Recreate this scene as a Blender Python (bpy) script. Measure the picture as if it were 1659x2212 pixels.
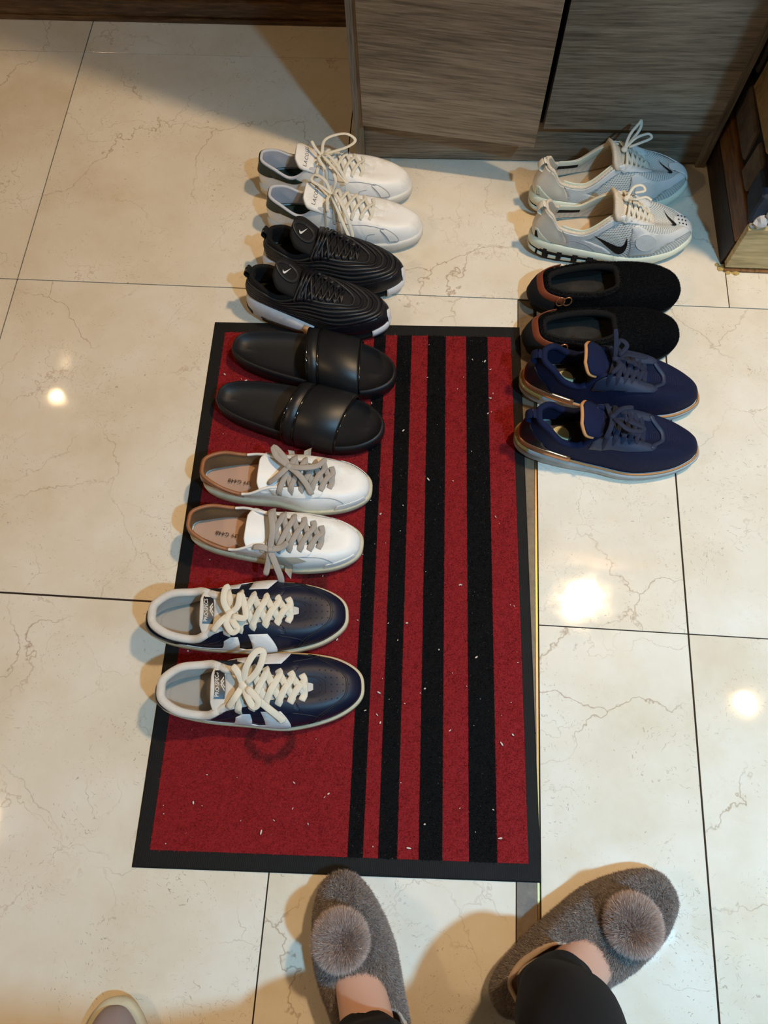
import bpy, bmesh, math, random
import numpy as np
from mathutils import Vector, Matrix
from mathutils.bvhtree import BVHTree
from mathutils.geometry import delaunay_2d_cdt

for o in list(bpy.data.objects):
    bpy.data.objects.remove(o)
SC = bpy.context.scene
COL = SC.collection
pi = math.pi
rng = np.random.default_rng(7)
random.seed(7)

# ---------------------------------------------------------------- camera
CAM = (0.1778, -0.2370, 1.1049)
PITCH, ROLL, YAW, FPX = 1.21384696, -0.0701961644, -0.132461, 1555.9


def cam_basis():
    cy, sy = math.cos(YAW), math.sin(YAW)
    f = Vector((sy * math.cos(PITCH), cy * math.cos(PITCH), -math.sin(PITCH)))
    r = Vector((cy, -sy, 0))
    u = r.cross(f)
    return (math.cos(ROLL) * r + math.sin(ROLL) * u, -math.sin(ROLL) * r + math.cos(ROLL) * u, f)


R_, U_, F_ = cam_basis()
cam = bpy.data.cameras.new('camera')
cam.sensor_fit = 'VERTICAL'
cam.sensor_height = 24
cam.lens = FPX / 2212 * 24
cam.clip_start = 0.02
camo = bpy.data.objects.new('camera', cam)
COL.objects.link(camo)
M = Matrix((R_, U_, -F_)).transposed().to_4x4()
M.translation = CAM
camo.matrix_world = M
SC.camera = camo

# ---------------------------------------------------------------- world, view, lights
w = bpy.data.worlds.new('world')
SC.world = w
w.use_nodes = True
w.node_tree.nodes['Background'].inputs[0].default_value = (0.8, 0.85, 1, 1)
w.node_tree.nodes['Background'].inputs[1].default_value = 0.03
SC.view_settings.view_transform = 'Standard'
SC.view_settings.look = 'None'
SC.view_settings.exposure = 0.0
SC.view_settings.gamma = 1
SC.view_settings.use_curve_mapping = False
SC.cycles.max_bounces = 6
SC.cycles.use_denoising = True

CEIL = 2.16
WARM, COOL, MID = (1.0, 0.70, 0.40), (0.28, 0.66, 1.0), (1.0, 0.68, 0.36)
#        name, x, y, z, diameter, watts, colour
LAMPS = [('key', 0.93, 0.575, 2.07, 0.11, 100.0, WARM),
         ('cool', 1.11, -0.67, 2.10, 0.10, 26.0, COOL),
         ('left', -1.63, -0.50, 2.10, 0.24, 12.5, MID),
         ('right', 1.62, 0.17, 2.10, 0.09, 1.6, MID),
         ('far', -1.42, 1.23, 1.63, 0.05, 0.8, MID)]
for n, x, y, z, d, p, c in LAMPS:
    l = bpy.data.lights.new('lamp_' + n, 'POINT' if n == 'key' else 'AREA')
    if n == 'key':
        l.shadow_soft_size = d / 2
    else:
        l.shape = 'DISK'
        l.size = d
        if n == 'cool': l.spread = math.radians(125)
    l.energy = p
    l.color = c
    lo = bpy.data.objects.new('lamp_' + n, l)
    lo.location = (x, y, z)
    COL.objects.link(lo)

# ---------------------------------------------------------------- helpers


def lin(c):
    return tuple(((v / 255) / 12.92 if v / 255 < 0.04045 else ((v / 255 + 0.055) / 1.055) ** 2.4) for v in c[:3])


def tag(o, label=None, cat=None, group=None, kind=None):
    if label: o['label'] = label
    if cat: o['category'] = cat
    if group: o['group'] = group
    if kind: o['kind'] = kind
    return o


def empty(name, loc=(0, 0, 0), rz=0.0, label=None, cat=None, group=None, kind=None):
    o = bpy.data.objects.new(name, None)
    o.empty_display_size = 0.05
    o.location = loc
    o.rotation_euler = (0, 0, rz)
    COL.objects.link(o)
    return tag(o, label, cat, group, kind)


def mesh(name, V, F, mat, parent=None, smooth=True, uv=None, solid=0.0, bevel=0.0):
    me = bpy.data.meshes.new(name)
    me.from_pydata([tuple(map(float, v)) for v in V], [], [tuple(int(i) for i in f) for f in F])
    if smooth:
        me.polygons.foreach_set('use_smooth', [True] * len(me.polygons))
    if uv is not None:
        lay = me.uv_layers.new(name='uv')
        idx = np.empty(len(me.loops), dtype=np.int32)
        me.loops.foreach_get('vertex_index', idx)
        lay.data.foreach_set('uv', np.asarray(uv, dtype=np.float32)[idx].ravel())
    me.materials.append(mat)
    o = bpy.data.objects.new(name, me)
    COL.objects.link(o)
    if parent: o.parent = parent
    if solid:
        s = o.modifiers.new('solid', 'SOLIDIFY')
        s.thickness = abs(solid)
        s.offset = -1 if solid > 0 else 0
    if bevel:
        b = o.modifiers.new('bevel', 'BEVEL')
        b.width = bevel
        b.segments = 2
        b.limit_method = 'ANGLE'
    return o


def big_mesh(name, V, F, mat, parent=None, col=None):
    """fast path for fibre meshes: V (n,3), F (m,3)"""
    me = bpy.data.meshes.new(name)
    me.vertices.add(len(V)); me.loops.add(F.size); me.polygons.add(len(F))
    me.vertices.foreach_set('co', np.ascontiguousarray(V, dtype=np.float32).ravel())
    me.loops.foreach_set('vertex_index', np.ascontiguousarray(F, dtype=np.int32).ravel())
    me.polygons.foreach_set('loop_start', np.arange(0, F.size, F.shape[1], dtype=np.int32))
    me.update(calc_edges=True)
    if col is not None:
        a = me.color_attributes.new('col', 'FLOAT_COLOR', 'POINT')
        a.data.foreach_set('color', np.ascontiguousarray(col, dtype=np.float32).ravel())
    me.materials.append(mat)
    o = bpy.data.objects.new(name, me)
    COL.objects.link(o)
    if parent: o.parent = parent
    return o


def box(name, x0, x1, y0, y1, z0, z1, mat, parent=None, bevel=0.0):
    V = [(x, y, z) for z in (z0, z1) for y in (y0, y1) for x in (x0, x1)]
    F = [(0, 2, 3, 1), (4, 5, 7, 6), (0, 1, 5, 4), (2, 6, 7, 3), (0, 4, 6, 2), (1, 3, 7, 5)]
    return mesh(name, V, F, mat, parent, smooth=False, bevel=bevel)


def hexa(name, base, top, mat, parent=None, bevel=0.0):
    """solid from 4 base points and 4 top points, both counter-clockwise from above"""
    F = [(3, 2, 1, 0), (4, 5, 6, 7)] + [(i, (i + 1) % 4, 4 + (i + 1) % 4, 4 + i) for i in range(4)]
    return mesh(name, list(base) + list(top), F, mat, parent, smooth=False, bevel=bevel)


# ---------------------------------------------------------------- materials
class N:
    def __init__(s, name):
        s.m = bpy.data.materials.new(name)
        s.m.use_nodes = True
        s.t = s.m.node_tree
        s.b = s.t.nodes['Principled BSDF']

    def n(s, typ, **kw):
        nd = s.t.nodes.new(typ)
        for k, v in kw.items():
            if k.startswith('i_'):
                nd.inputs[k[2:].replace('_', ' ')].default_value = v
            else:
                setattr(nd, k, v)
        return nd

    def l(s, a, b):
        s.t.links.new(a, b)

    def coord(s, kind='Object', scale=(1, 1, 1), rot=(0, 0, 0)):
        tc = s.n('ShaderNodeTexCoord')
        mp = s.n('ShaderNodeMapping')
        mp.inputs['Scale'].default_value = scale
        mp.inputs['Rotation'].default_value = rot
        s.l(tc.outputs[kind], mp.inputs['Vector'])
        return mp.outputs['Vector']

    def noise(s, vec, scale, detail=4, rough=0.55):
        nz = s.n('ShaderNodeTexNoise')
        nz.inputs['Scale'].default_value = scale
        nz.inputs['Detail'].default_value = detail
        nz.inputs['Roughness'].default_value = rough
        if vec is not None: s.l(vec, nz.inputs['Vector'])
        return nz.outputs['Fac']

    def ramp(s, fac, stops):
        r = s.n('ShaderNodeValToRGB')
        e = r.color_ramp.elements
        while len(e) < len(stops): e.new(0.5)
        for i, (p, c) in enumerate(stops):
            e[i].position = p
            e[i].color = (c, c, c, 1) if isinstance(c, (int, float)) else (*c[:3], 1)
        s.l(fac, r.inputs['Fac'])
        return r.outputs['Color']

    def mix(s, fac, a, b, mode='MIX'):
        m = s.n('ShaderNodeMix', data_type='RGBA', blend_type=mode)
        for sock, v in ((m.inputs[0], fac), (m.inputs[6], a), (m.inputs[7], b)):
            if isinstance(v, (int, float)): sock.default_value = v
            elif isinstance(v, tuple): sock.default_value = (*v[:3], 1)
            else: s.l(v, sock)
        return m.outputs[2]

    def math(s, op, a, b=0.0):
        m = s.n('ShaderNodeMath', operation=op)
        for i, v in enumerate((a, b)):
            if isinstance(v, (int, float)): m.inputs[i].default_value = v
            else: s.l(v, m.inputs[i])
        return m.outputs[0]

    def bump(s, h, strength=0.3, dist=0.001):
        b = s.n('ShaderNodeBump')
        b.inputs['Strength'].default_value = strength
        b.inputs['Distance'].default_value = dist
        s.l(h, b.inputs['Height'])
        s.l(b.outputs['Normal'], s.b.inputs['Normal'])

    def col(s, c):
        if isinstance(c, tuple): s.b.inputs['Base Color'].default_value = (*c[:3], 1)
        else: s.l(c, s.b.inputs['Base Color'])

    def rough(s, r):
        if isinstance(r, (int, float)): s.b.inputs['Roughness'].default_value = r
        else: s.l(r, s.b.inputs['Roughness'])


def plain(name, c, rough=0.6, var=0.12, vs=60, bump=0.15, bs=500, spec=0.4, metal=0.0, sheen=0.0, dirt=None, sss=0.0):
    """c is an sRGB 0-255 colour; soft mottling and fine bump; optional dirt colour in large patches"""
    k = N(name)
    L = lin(c)
    v = k.coord('Object')
    a = tuple(x * (1 - var) for x in L)
    b = tuple(min(1, x * (1 + var)) for x in L)
    cc = k.mix(k.noise(v, vs), a, b)
    if dirt:
        f = k.ramp(k.noise(v, 22, 6, 0.65), [(0.50, 0.0), (0.72, 0.75)])
        cc = k.mix(f, cc, lin(dirt))
    k.col(cc)
    k.rough(rough)
    k.b.inputs['Specular IOR Level'].default_value = spec
    k.b.inputs['Metallic'].default_value = metal
    if sheen:
        k.b.inputs['Sheen Weight'].default_value = sheen
        k.b.inputs['Sheen Roughness'].default_value = 0.5
    if bump: k.bump(k.noise(v, bs, 3), bump, 0.0008)
    return k.m


def knit(name, c, hole, scale=420, size=0.28, rough=0.75, coord='UV', bump=0.6, rot=0.0, rnd=0.0):
    k = N(name)
    v = k.coord(coord, rot=(0, 0, rot))
    vo = k.n('ShaderNodeTexVoronoi')
    vo.inputs['Scale'].default_value = scale
    vo.inputs['Randomness'].default_value = rnd
    k.l(v, vo.inputs['Vector'])
    d = vo.outputs['Distance']
    f = k.ramp(d, [(size * 0.7, 0.0), (size * 1.3, 1.0)])
    base = k.mix(k.noise(k.coord('Object'), 40), tuple(x * 0.88 for x in lin(c)), tuple(min(1, x * 1.1) for x in lin(c)))
    k.col(k.mix(f, lin(hole), base))
    k.rough(rough)
    k.b.inputs['Specular IOR Level'].default_value = 0.25
    k.bump(f, bump, 0.001)
    return k.m


def wood(name, c0, c1, c2, axis=0, stretch=14, scale=10, rough=0.45, spec=0.4, fine=160):
    """grain along local axis (0=x,1=y,2=z)"""
    k = N(name)
    sc = [1, 1, 1]
    sc[axis] = 1.0 / stretch
    v = k.coord('Object', tuple(sc))
    n1 = k.noise(v, scale, 6, 0.6)
    n2 = k.noise(v, fine, 3, 0.6)
    base = k.ramp(n1, [(0.30, lin(c0)), (0.5, lin(c1)), (0.72, lin(c2))])
    f = k.ramp(n2, [(0.36, 0.55), (0.50, 0.0)])
    f2 = k.ramp(n2, [(0.55, 0.0), (0.70, 0.4)])
    cc = k.mix(f, base, tuple(x * 0.45 for x in lin(c0)))
    cc = k.mix(f2, cc, tuple(min(1, x * 1.25) for x in lin(c2)))
    k.col(cc)
    k.rough(rough)
    k.b.inputs['Specular IOR Level'].default_value = spec
    k.bump(n2, 0.25, 0.0006)
    return k.m


def fibre_mat(name, rough=0.9, spec=0.15):
    k = N(name)
    a = k.n('ShaderNodeVertexColor')
    a.layer_name = 'col'
    k.l(a.outputs['Color'], k.b.inputs['Base Color'])
    k.rough(rough)
    k.b.inputs['Specular IOR Level'].default_value = spec
    return k.m


def marble():
    k = N('cream_marble_tile')
    geo = k.n('ShaderNodeNewGeometry')
    oi = k.n('ShaderNodeObjectInfo')
    off = k.n('ShaderNodeVectorMath', operation='SCALE')
    cmb = k.n('ShaderNodeCombineXYZ')
    k.l(oi.outputs['Random'], cmb.inputs[0])
    k.l(k.math('MULTIPLY', oi.outputs['Random'], 7.3), cmb.inputs[1])
    k.l(cmb.outputs[0], off.inputs[0])
    off.inputs['Scale'].default_value = 31.0
    add = k.n('ShaderNodeVectorMath', operation='ADD')
    k.l(geo.outputs['Position'], add.inputs[0])
    k.l(off.outputs[0], add.inputs[1])
    P = add.outputs[0]
    nw = k.n('ShaderNodeTexNoise')
    nw.inputs['Scale'].default_value = 7
    nw.inputs['Detail'].default_value = 5
    nw.inputs['Roughness'].default_value = 0.60
    k.l(P, nw.inputs['Vector'])
    sub = k.n('ShaderNodeVectorMath', operation='SUBTRACT')
    k.l(nw.outputs['Color'], sub.inputs[0])
    sub.inputs[1].default_value = (0.5, 0.5, 0.5)
    sc = k.n('ShaderNodeVectorMath', operation='SCALE')
    sc.inputs['Scale'].default_value = 0.16
    k.l(sub.outputs[0], sc.inputs[0])
    ad2 = k.n('ShaderNodeVectorMath', operation='ADD')
    k.l(P, ad2.inputs[0]); k.l(sc.outputs[0], ad2.inputs[1])
    W = ad2.outputs[0]

    def veins(scale, w0, w1, mscale, m0, m1):
        vo = k.n('ShaderNodeTexVoronoi', feature='DISTANCE_TO_EDGE')
        vo.inputs['Scale'].default_value = scale
        k.l(W, vo.inputs['Vector'])
        line = k.ramp(vo.outputs['Distance'], [(w0, 1.0), (w1, 0.0)])
        msk = k.ramp(k.noise(P, mscale, 3), [(m0, 0.0), (m1, 1.0)])
        return k.math('MULTIPLY', line, msk)
    v1 = veins(3.4, 0.0006, 0.0050, 3.2, 0.46, 0.60)
    v2 = veins(7.0, 0.0006, 0.0075, 5.0, 0.50, 0.62)
    base = k.ramp(k.noise(P, 5, 7, 0.62), [(0.3, lin((222, 208, 184))), (0.5, lin((233, 223, 205))), (0.7, lin((240, 234, 222)))])
    tan = k.ramp(k.noise(P, 11, 6, 0.7), [(0.58, 0.0), (0.76, 0.30)])
    c = k.mix(tan, base, lin((214, 190, 150)))
    c = k.mix(k.math('MULTIPLY', v1, 0.62), c, lin((146, 106, 62)))
    c = k.mix(k.math('MULTIPLY', v2, 0.38), c, lin((160, 122, 78)))
    # short scratches and specks worn into the glaze

    def specks(ang, sx, sy, size, msc, m0, amt, c, colr):
        mp = k.n('ShaderNodeMapping')
        mp.inputs['Rotation'].default_value = (0, 0, ang)
        k.l(W, mp.inputs['Vector'])
        mp2 = k.n('ShaderNodeMapping')
        mp2.inputs['Scale'].default_value = (sx, sy, 1)
        k.l(mp.outputs[0], mp2.inputs['Vector'])
        vo = k.n('ShaderNodeTexVoronoi', voronoi_dimensions='2D')
        vo.inputs['Scale'].default_value = 1
        k.l(mp2.outputs[0], vo.inputs['Vector'])
        f = k.ramp(vo.outputs['Distance'], [(size, 1.0), (size * 1.8, 0.0)])
        msk = k.ramp(k.noise(P, msc, 2), [(m0, 0.0), (m0 + 0.10, 1.0)])
        rnd = k.ramp(vo.outputs['Color'], [(0.62, 0.0), (0.70, 1.0)])
        return k.mix(k.math('MULTIPLY', k.math('MULTIPLY', f, msk), k.math('MULTIPLY', rnd, amt)), c, colr)
    dk = lin((120, 88, 52))
    c = specks(0.9, 64, 330, 0.10, 9, 0.50, 0.42, c, dk)
    c = specks(-0.5, 75, 340, 0.11, 7, 0.52, 0.36, c, dk)
    c = specks(0.2, 150, 190, 0.07, 6, 0.50, 0.6, c, dk)
    c = specks(1.5, 50, 340, 0.09, 5, 0.58, 0.5, c, lin((240, 232, 216)))
    k.col(c)
    k.rough(k.ramp(k.noise(P, 30, 4), [(0.3, 0.035), (0.7, 0.085)]))
    k.b.inputs['Specular IOR Level'].default_value = 0.5
    k.bump(k.noise(P, 16, 3), 0.04, 0.001)
    return k.m


# ---------------------------------------------------------------- room
MB = marble()
GROUT = plain('grout', (48, 34, 24), 0.85)
WALLM = plain('wall_paint', (150, 142, 130), 0.85, var=0.04)
CEILM = plain('ceiling_paint', (176, 172, 164), 0.9, var=0.02)
XL, XR, YB, YF = -2.6, 2.4, -2.6, 1.305

floor = empty('floor', kind='structure')
box('grout_bed', XL, XR, YB, YF, -0.03, -0.002, GROUT, floor)
g = 0.0009


def tile(x0, x1, y0, y1, gl=g, gr=g, gb=g, gt=g):
    b = 0.00006
    x0 += gl; x1 -= gr; y0 += gb; y1 -= gt
    V = [(x0, y0, -0.012), (x1, y0, -0.012), (x1, y1, -0.012), (x0, y1, -0.012),
         (x0, y0, -b), (x1, y0, -b), (x1, y1, -b), (x0, y1, -b),
         (x0 + b, y0 + b, 0), (x1 - b, y0 + b, 0), (x1 - b, y1 - b, 0), (x0 + b, y1 - b, 0)]
    F = [(8, 9, 10, 11)] + [(i, (i + 1) % 4, 4 + (i + 1) % 4, 4 + i) for i in range(4)] + \
        [(4 + i, 4 + (i + 1) % 4, 8 + (i + 1) % 4, 8 + i) for i in range(4)]
    return mesh('tile', V, F, MB, floor, smooth=False)


xs_left = [XL, -2.4, -1.8, -1.2, -0.6, 0.0]
rows = [YB, -2.4, -1.8, -1.2, -0.6, 0.0, 0.6, 1.2, YF]
SX0, SX1, SY1 = 0.3400, 0.3730, 0.5975
for j in range(len(rows) - 1):
    y0, y1 = rows[j], rows[j + 1]
    gb = 0.0016 if abs(y0) < 1e-6 else g
    gt = 0.0016 if abs(y1) < 1e-6 else g
    for i in range(len(xs_left) - 1):
        tile(xs_left[i], xs_left[i + 1], y0, y1, gb=gb, gt=gt, gr=0.0012, gl=0.0012)
    if y1 <= 0.61:
        tile(0, SX0, y0, y1, gr=0.0005)
        tile(SX1, 0.6, y0, y1, gl=0.0012, gr=0.0014)
        tile(0.6, 1.2, y0, y1, gl=0.0014)
        tile(1.2, 1.8, y0, y1); tile(1.8, XR, y0, y1)
    else:
        tile(0, 0.72, y0, y1); tile(0.72, 1.32, y0, y1); tile(1.32, 1.92, y0, y1); tile(1.92, XR, y0, y1)

STRIP = plain('strip_stone', (118, 102, 84), 0.5, var=0.35, vs=90, dirt=(60, 52, 44))
BRASS = plain('brass_edge', (150, 122, 80), 0.38, metal=1.0, var=0.1, bump=0.05)
strip = empty('threshold_strip', (SX0, YB, 0), label='dark worn stone threshold strip with a brass edge set in the floor beside the mat', cat='floor strip')
for k, (y0, y1) in enumerate(((0.0, 0.62), (0.62, 1.24), (1.24, 1.86), (1.86, 2.44), (2.44, SY1 - YB))):
    box('stone', 0.0008, SX1 - SX0 - 0.0045, y0 + 0.0006, y1 - 0.0006, -0.010, 0.0002, STRIP, strip, bevel=0.0006)
box('brass_edge', SX1 - SX0 - 0.0043, SX1 - SX0 - 0.0012, 0.0, SY1 - YB, -0.010, 0.0012, BRASS, strip)['label'] = 'thin shiny brass edging'

DARKWOOD = wood('dark_wall_wood', (52, 34, 20), (92, 64, 40), (136, 102, 64), axis=0, stretch=10, scale=7, rough=0.25, spec=0.6)


def struct(o):
    o['kind'] = 'structure'
    return o


wb = struct(box('wall_back', XL, XR, YF + 0.012, YF + 0.1, 0, CEIL, DARKWOOD))
struct(box('baseboard_back', XL, 0.02, YF - 0.004, YF + 0.012, 0.0, 0.045, DARKWOOD, bevel=0.003))
struct(box('trim_1', XL, 0.02, YF - 0.010, YF - 0.004, 0.0, 0.010, DARKWOOD, bevel=0.002))
struct(box('wall_left', XL - 0.1, XL, YB, YF + 0.1, 0, CEIL, WALLM))
struct(box('wall_right', XR, XR + 0.1, YB, YF + 0.1, 0, CEIL, WALLM))
struct(box('wall_front', XL - 0.1, XR + 0.1, YB - 0.1, YB, 0, CEIL, WALLM))
struct(box('ceiling', XL, XR, YB, YF + 0.1, CEIL, CEIL + 0.08, CEILM))

# lamp fittings round the lamps
TRIMM = plain('lamp_trim', (210, 208, 200), 0.4, var=0.02)


def lathe(name, prof, mat, parent=None, n=24, loc=(0, 0, 0)):
    V, F = [], []
    for r, z in prof:
        for i in range(n):
            V.append((loc[0] + r * math.cos(2 * pi * i / n), loc[1] + r * math.sin(2 * pi * i / n), loc[2] + z))
    for j in range(len(prof) - 1):
        for i in range(n):
            F.append((j * n + i, j * n + (i + 1) % n, (j + 1) * n + (i + 1) % n, (j + 1) * n + i))
    return mesh(name, V, F, mat, parent)


for n, x, y, z, d, p, c in LAMPS:
    t = empty('ceiling_lamp', (x, y, z), label={'key': 'round surface downlight on the ceiling above the brick pier', 'cool': 'round surface downlight on the ceiling behind the right slipper',
        'left': 'wide round surface downlight over the far left floor', 'right': 'round surface downlight beside the right wall', 'far': 'small round lamp on an arm from the dark wood wall'}[n], cat='lamp')
    top = .05 if n == 'far' else CEIL - z
    lathe('housing', [(d * .53, 0.0), (d * .62, -0.004), (d * .66, 0.004), (d * .66, top), (0.001, top)], TRIMM, t)
    if n == 'far': box('wall_arm', -.008, .008, 0.01, YF + .012 - y, .03, .046, TRIMM, t)

# ---------------------------------------------------------------- cabinet
LAM = wood('grey_brown_laminate', (98, 84, 68), (132, 116, 97), (160, 145, 125), axis=0, stretch=22, scale=34, rough=0.30, spec=0.5, fine=330)
LAMV = wood('grey_brown_laminate_upright', (98, 84, 68), (132, 116, 97), (160, 145, 125), axis=2, stretch=22, scale=34, rough=0.34, spec=0.5, fine=330)
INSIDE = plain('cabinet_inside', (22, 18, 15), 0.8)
cab = empty('shoe_cabinet', (0.018, 0.92, 0), math.radians(0.9), label='tall grey brown wood grain laminate cabinet with its left door ajar', cat='cabinet')
CW, CH = 0.685, 1.25
box('side_panel', 0, 0.0185, -0.004, 0.36, 0.0, CH, LAMV, cab, 0.0008)
box('side_panel', CW - 0.0185, CW, -0.004, 0.36, 0.0, CH, LAMV, cab, 0.0008)
box('top_panel', 0, CW, -0.006, 0.36, CH, CH + 0.02, LAM, cab, 0.001)
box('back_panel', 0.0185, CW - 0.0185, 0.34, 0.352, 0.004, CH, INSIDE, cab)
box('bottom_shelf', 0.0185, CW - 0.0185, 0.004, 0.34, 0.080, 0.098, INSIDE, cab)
kb = box('kick_board', 0.0185, CW - 0.0185, 0.002, 0.016, 0.004, 0.092, LAM, cab, 0.0006)


def door_panel(x, wd, ang, hinge_left):
    d = empty('door', (x, 0.0, 0.0))
    d.parent = cab
    d.rotation_euler = (0, 0, ang)
    s = (0, wd) if hinge_left else (-wd, 0)
    box('door_leaf', s[0], s[1], -0.016, 0.002, 0.094, CH - 0.006, LAM, d, 0.0008)
    hx = s[1] - 0.03 if hinge_left else s[0] + 0.03
    box('handle', hx - 0.006, hx + 0.006, -0.040, -0.0155, 0.72, 0.86, BRASS, d, 0.003)
    return d


door_panel(0.0205, 0.322, math.radians(-8.5), True)
door_panel(CW - 0.0195, 0.311, 0.0, False)
CHIP = plain('broken_tile', (196, 182, 152), 0.7)
tag(hexa('wood_chip', [(0.040, 0.917, 0.0), (0.086, 0.9165, 0), (0.087, 0.922, 0), (0.040, 0.9225, 0)],
         [(0.041, 0.9175, 0.004), (0.083, 0.917, 0.003), (0.085, 0.9215, 0.003), (0.041, 0.922, 0.004)], CHIP),
    'small pale splinter wedged under the front left corner of the cabinet', 'chip')

# ---------------------------------------------------------------- brick pier on a wooden plinth
PINE = wood('pine_board', (176, 148, 98), (206, 182, 132), (222, 202, 158), axis=0, stretch=9, scale=14, rough=0.5, fine=90)
DKB = wood('plinth_dark_board', (30, 20, 13), (52, 34, 21), (74, 50, 31), axis=1, stretch=10, scale=14, rough=0.5)
BRB = wood('plinth_brown_board', (96, 62, 34), (130, 90, 52), (154, 112, 70), axis=1, stretch=9, scale=16, rough=0.45)
pier = empty('brick_pier', (0.712, 0.692, 0), math.radians(0.0), label='rough dark brick pier on a wooden plinth with a pale pine front board', cat='pillar')
PW, PD, PH = 0.62, 0.60, 0.104
hexa('plinth_board', [(0, 0.004, 0), (0.014, 0.004, 0), (0.006, PD, 0), (-0.010, PD, 0)],
     [(0.001, 0.004, 0.058), (0.014, 0.004, 0.058), (0.006, PD, 0.058), (-0.009, PD, 0.058)], DKB, pier, 0.001)['label'] = 'dark stained lower board'
hexa('plinth_board', [(0.001, 0.004, 0.0585), (0.014, 0.004, 0.0585), (0.006, PD, 0.0585), (-0.009, PD, 0.0585)],
     [(0.005, 0.004, PH), (0.015, 0.004, PH), (0.008, PD, PH), (-0.005, PD, PH)], BRB, pier, 0.002)['label'] = 'lighter brown upper board'
box('front_board', 0.0045, PW, -0.010, 0.0035, 0.008, PH, PINE, pier, 0.0012)['label'] = 'pale pine board'
box('front_skirt', 0.004, PW, -0.014, -0.004, 0.0, 0.005, BRB, pier, 0.001)
box('plinth_top', 0.012, PW, 0.006, PD, 0.09, PH - 0.002, DKB, pier)
CAULK = plain('old_caulk', (188, 158, 92), 0.7, var=0.3, vs=200)
for cx, cy, r in ((0.001, -0.006, 0.007), (0.012, -0.014, 0.006), (0.026, -0.014, 0.007), (-0.006, 0.002, 0.004)):
    bm = bmesh.new()
    bmesh.ops.create_icosphere(bm, subdivisions=2, radius=r)
    for v in bm.verts:
        v.co += Vector((random.uniform(-1, 1), random.uniform(-1, 1), random.uniform(-1, 1))) * r * 0.18
        v.co.z = max(0, v.co.z * 0.6)
        v.co += Vector((cx, cy, 0))
    me = bpy.data.meshes.new('caulk_lump'); bm.to_mesh(me); bm.free()
    me.materials.append(CAULK)
    o = bpy.data.objects.new('caulk_lump', me); COL.objects.link(o); o.parent = pier

MORTAR = plain('black_mortar', (16, 14, 13), 0.95, bump=0.6, bs=120)
BRICKS = [plain('brick_' + n, c, 0.85, var=0.35, vs=70, bump=0.8, bs=160, dirt=d) for n, c, d in
          (('brown', (142, 118, 98), (84, 68, 56)), ('umber', (98, 84, 70), (56, 48, 40)), ('slate', (46, 54, 68), (28, 32, 40)), ('straw', (150, 122, 76), (84, 68, 48)))]
box('mortar_core', 0.012, PW - 0.02, 0.012, PD - 0.02, PH - 0.004, 2.0, MORTAR, pier)


def brick(x0, x1, y0, y1, z0, z1, m, r=0.003):
    bm = bmesh.new()
    bmesh.ops.create_cube(bm, size=1)
    bmesh.ops.subdivide_edges(bm, edges=bm.edges[:], cuts=1, use_grid_fill=True)
    for v in bm.verts:
        v.co = Vector(((x0 + x1) / 2 + v.co.x * (x1 - x0), (y0 + y1) / 2 + v.co.y * (y1 - y0), (z0 + z1) / 2 + v.co.z * (z1 - z0)))
        v.co += Vector((random.uniform(-r, r), random.uniform(-r, r), random.uniform(-r, r)))
    me = bpy.data.meshes.new('brick'); bm.to_mesh(me); bm.free()
    me.materials.append(m)
    o = bpy.data.objects.new('brick', me)
    COL.objects.link(o); o.parent = pier
    b = o.modifiers.new('bevel', 'BEVEL'); b.width = 0.004; b.segments = 1
    return o


z = PH + 0.004
course = 0
while z < 1.95:
    h = 0.062
    dz = 0.078
    off = 0.0 if course % 2 else -0.11
    y = 0.004 + off + 0.02
    while y < PD:                       # left face
        y1 = min(y + 0.205, PD)
        ya = max(y, 0.066)
        if y1 - ya > 0.03:
            brick(0.007 + random.uniform(-.004, .004), 0.05, ya, y1, z, z + h, BRICKS[random.choice((0, 0, 1, 1, 3)) if course else 1])
        y = y1 + 0.020
    x = 0.004 + off
    while x < PW:                       # front face
        x1 = min(x + 0.20, PW)
        xa = max(x, 0.003)
        if x1 - xa > 0.03:
            brick(xa, x1, 0.002 + random.uniform(-.005, .004), 0.06, z, z + h, BRICKS[2 if course == 0 else random.choice((0, 1, 2, 3))])
        x = x1 + 0.018
    z += dz
    course += 1
PLAST = plain('white_mortar_crumb', (196, 196, 198), 0.8, bump=0.5, bs=200)
for cx, cy, cz, r in ((0.020, -0.002, PH + 0.012, 0.013), (0.012, 0.0, PH + 0.002, 0.008), (0.066, -0.006, PH + 0.014, 0.012), (0.03, -0.004, PH + 0.03, 0.008)):
    bm = bmesh.new()
    bmesh.ops.create_icosphere(bm, subdivisions=2, radius=r)
    for v in bm.verts:
        v.co *= random.uniform(0.7, 1.1)
        v.co += Vector((cx, cy, cz))
        v.co.z = max(v.co.z, PH)
    me = bpy.data.meshes.new('mortar_crumb'); bm.to_mesh(me); bm.free(); me.materials.append(PLAST)
    o = bpy.data.objects.new('mortar_crumb', me); COL.objects.link(o); o.parent = pier

# ---------------------------------------------------------------- door mat
MQ = [np.array(p) for p in ((-0.192, -0.376), (0.374, -0.356), (0.343, 0.538), (-0.209, 0.522))]


def mq(u, v):
    u = np.asarray(u)[..., None]; v = np.asarray(v)[..., None]
    return (1 - u) * (1 - v) * MQ[0] + u * (1 - v) * MQ[1] + u * v * MQ[2] + (1 - u) * v * MQ[3]


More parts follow.
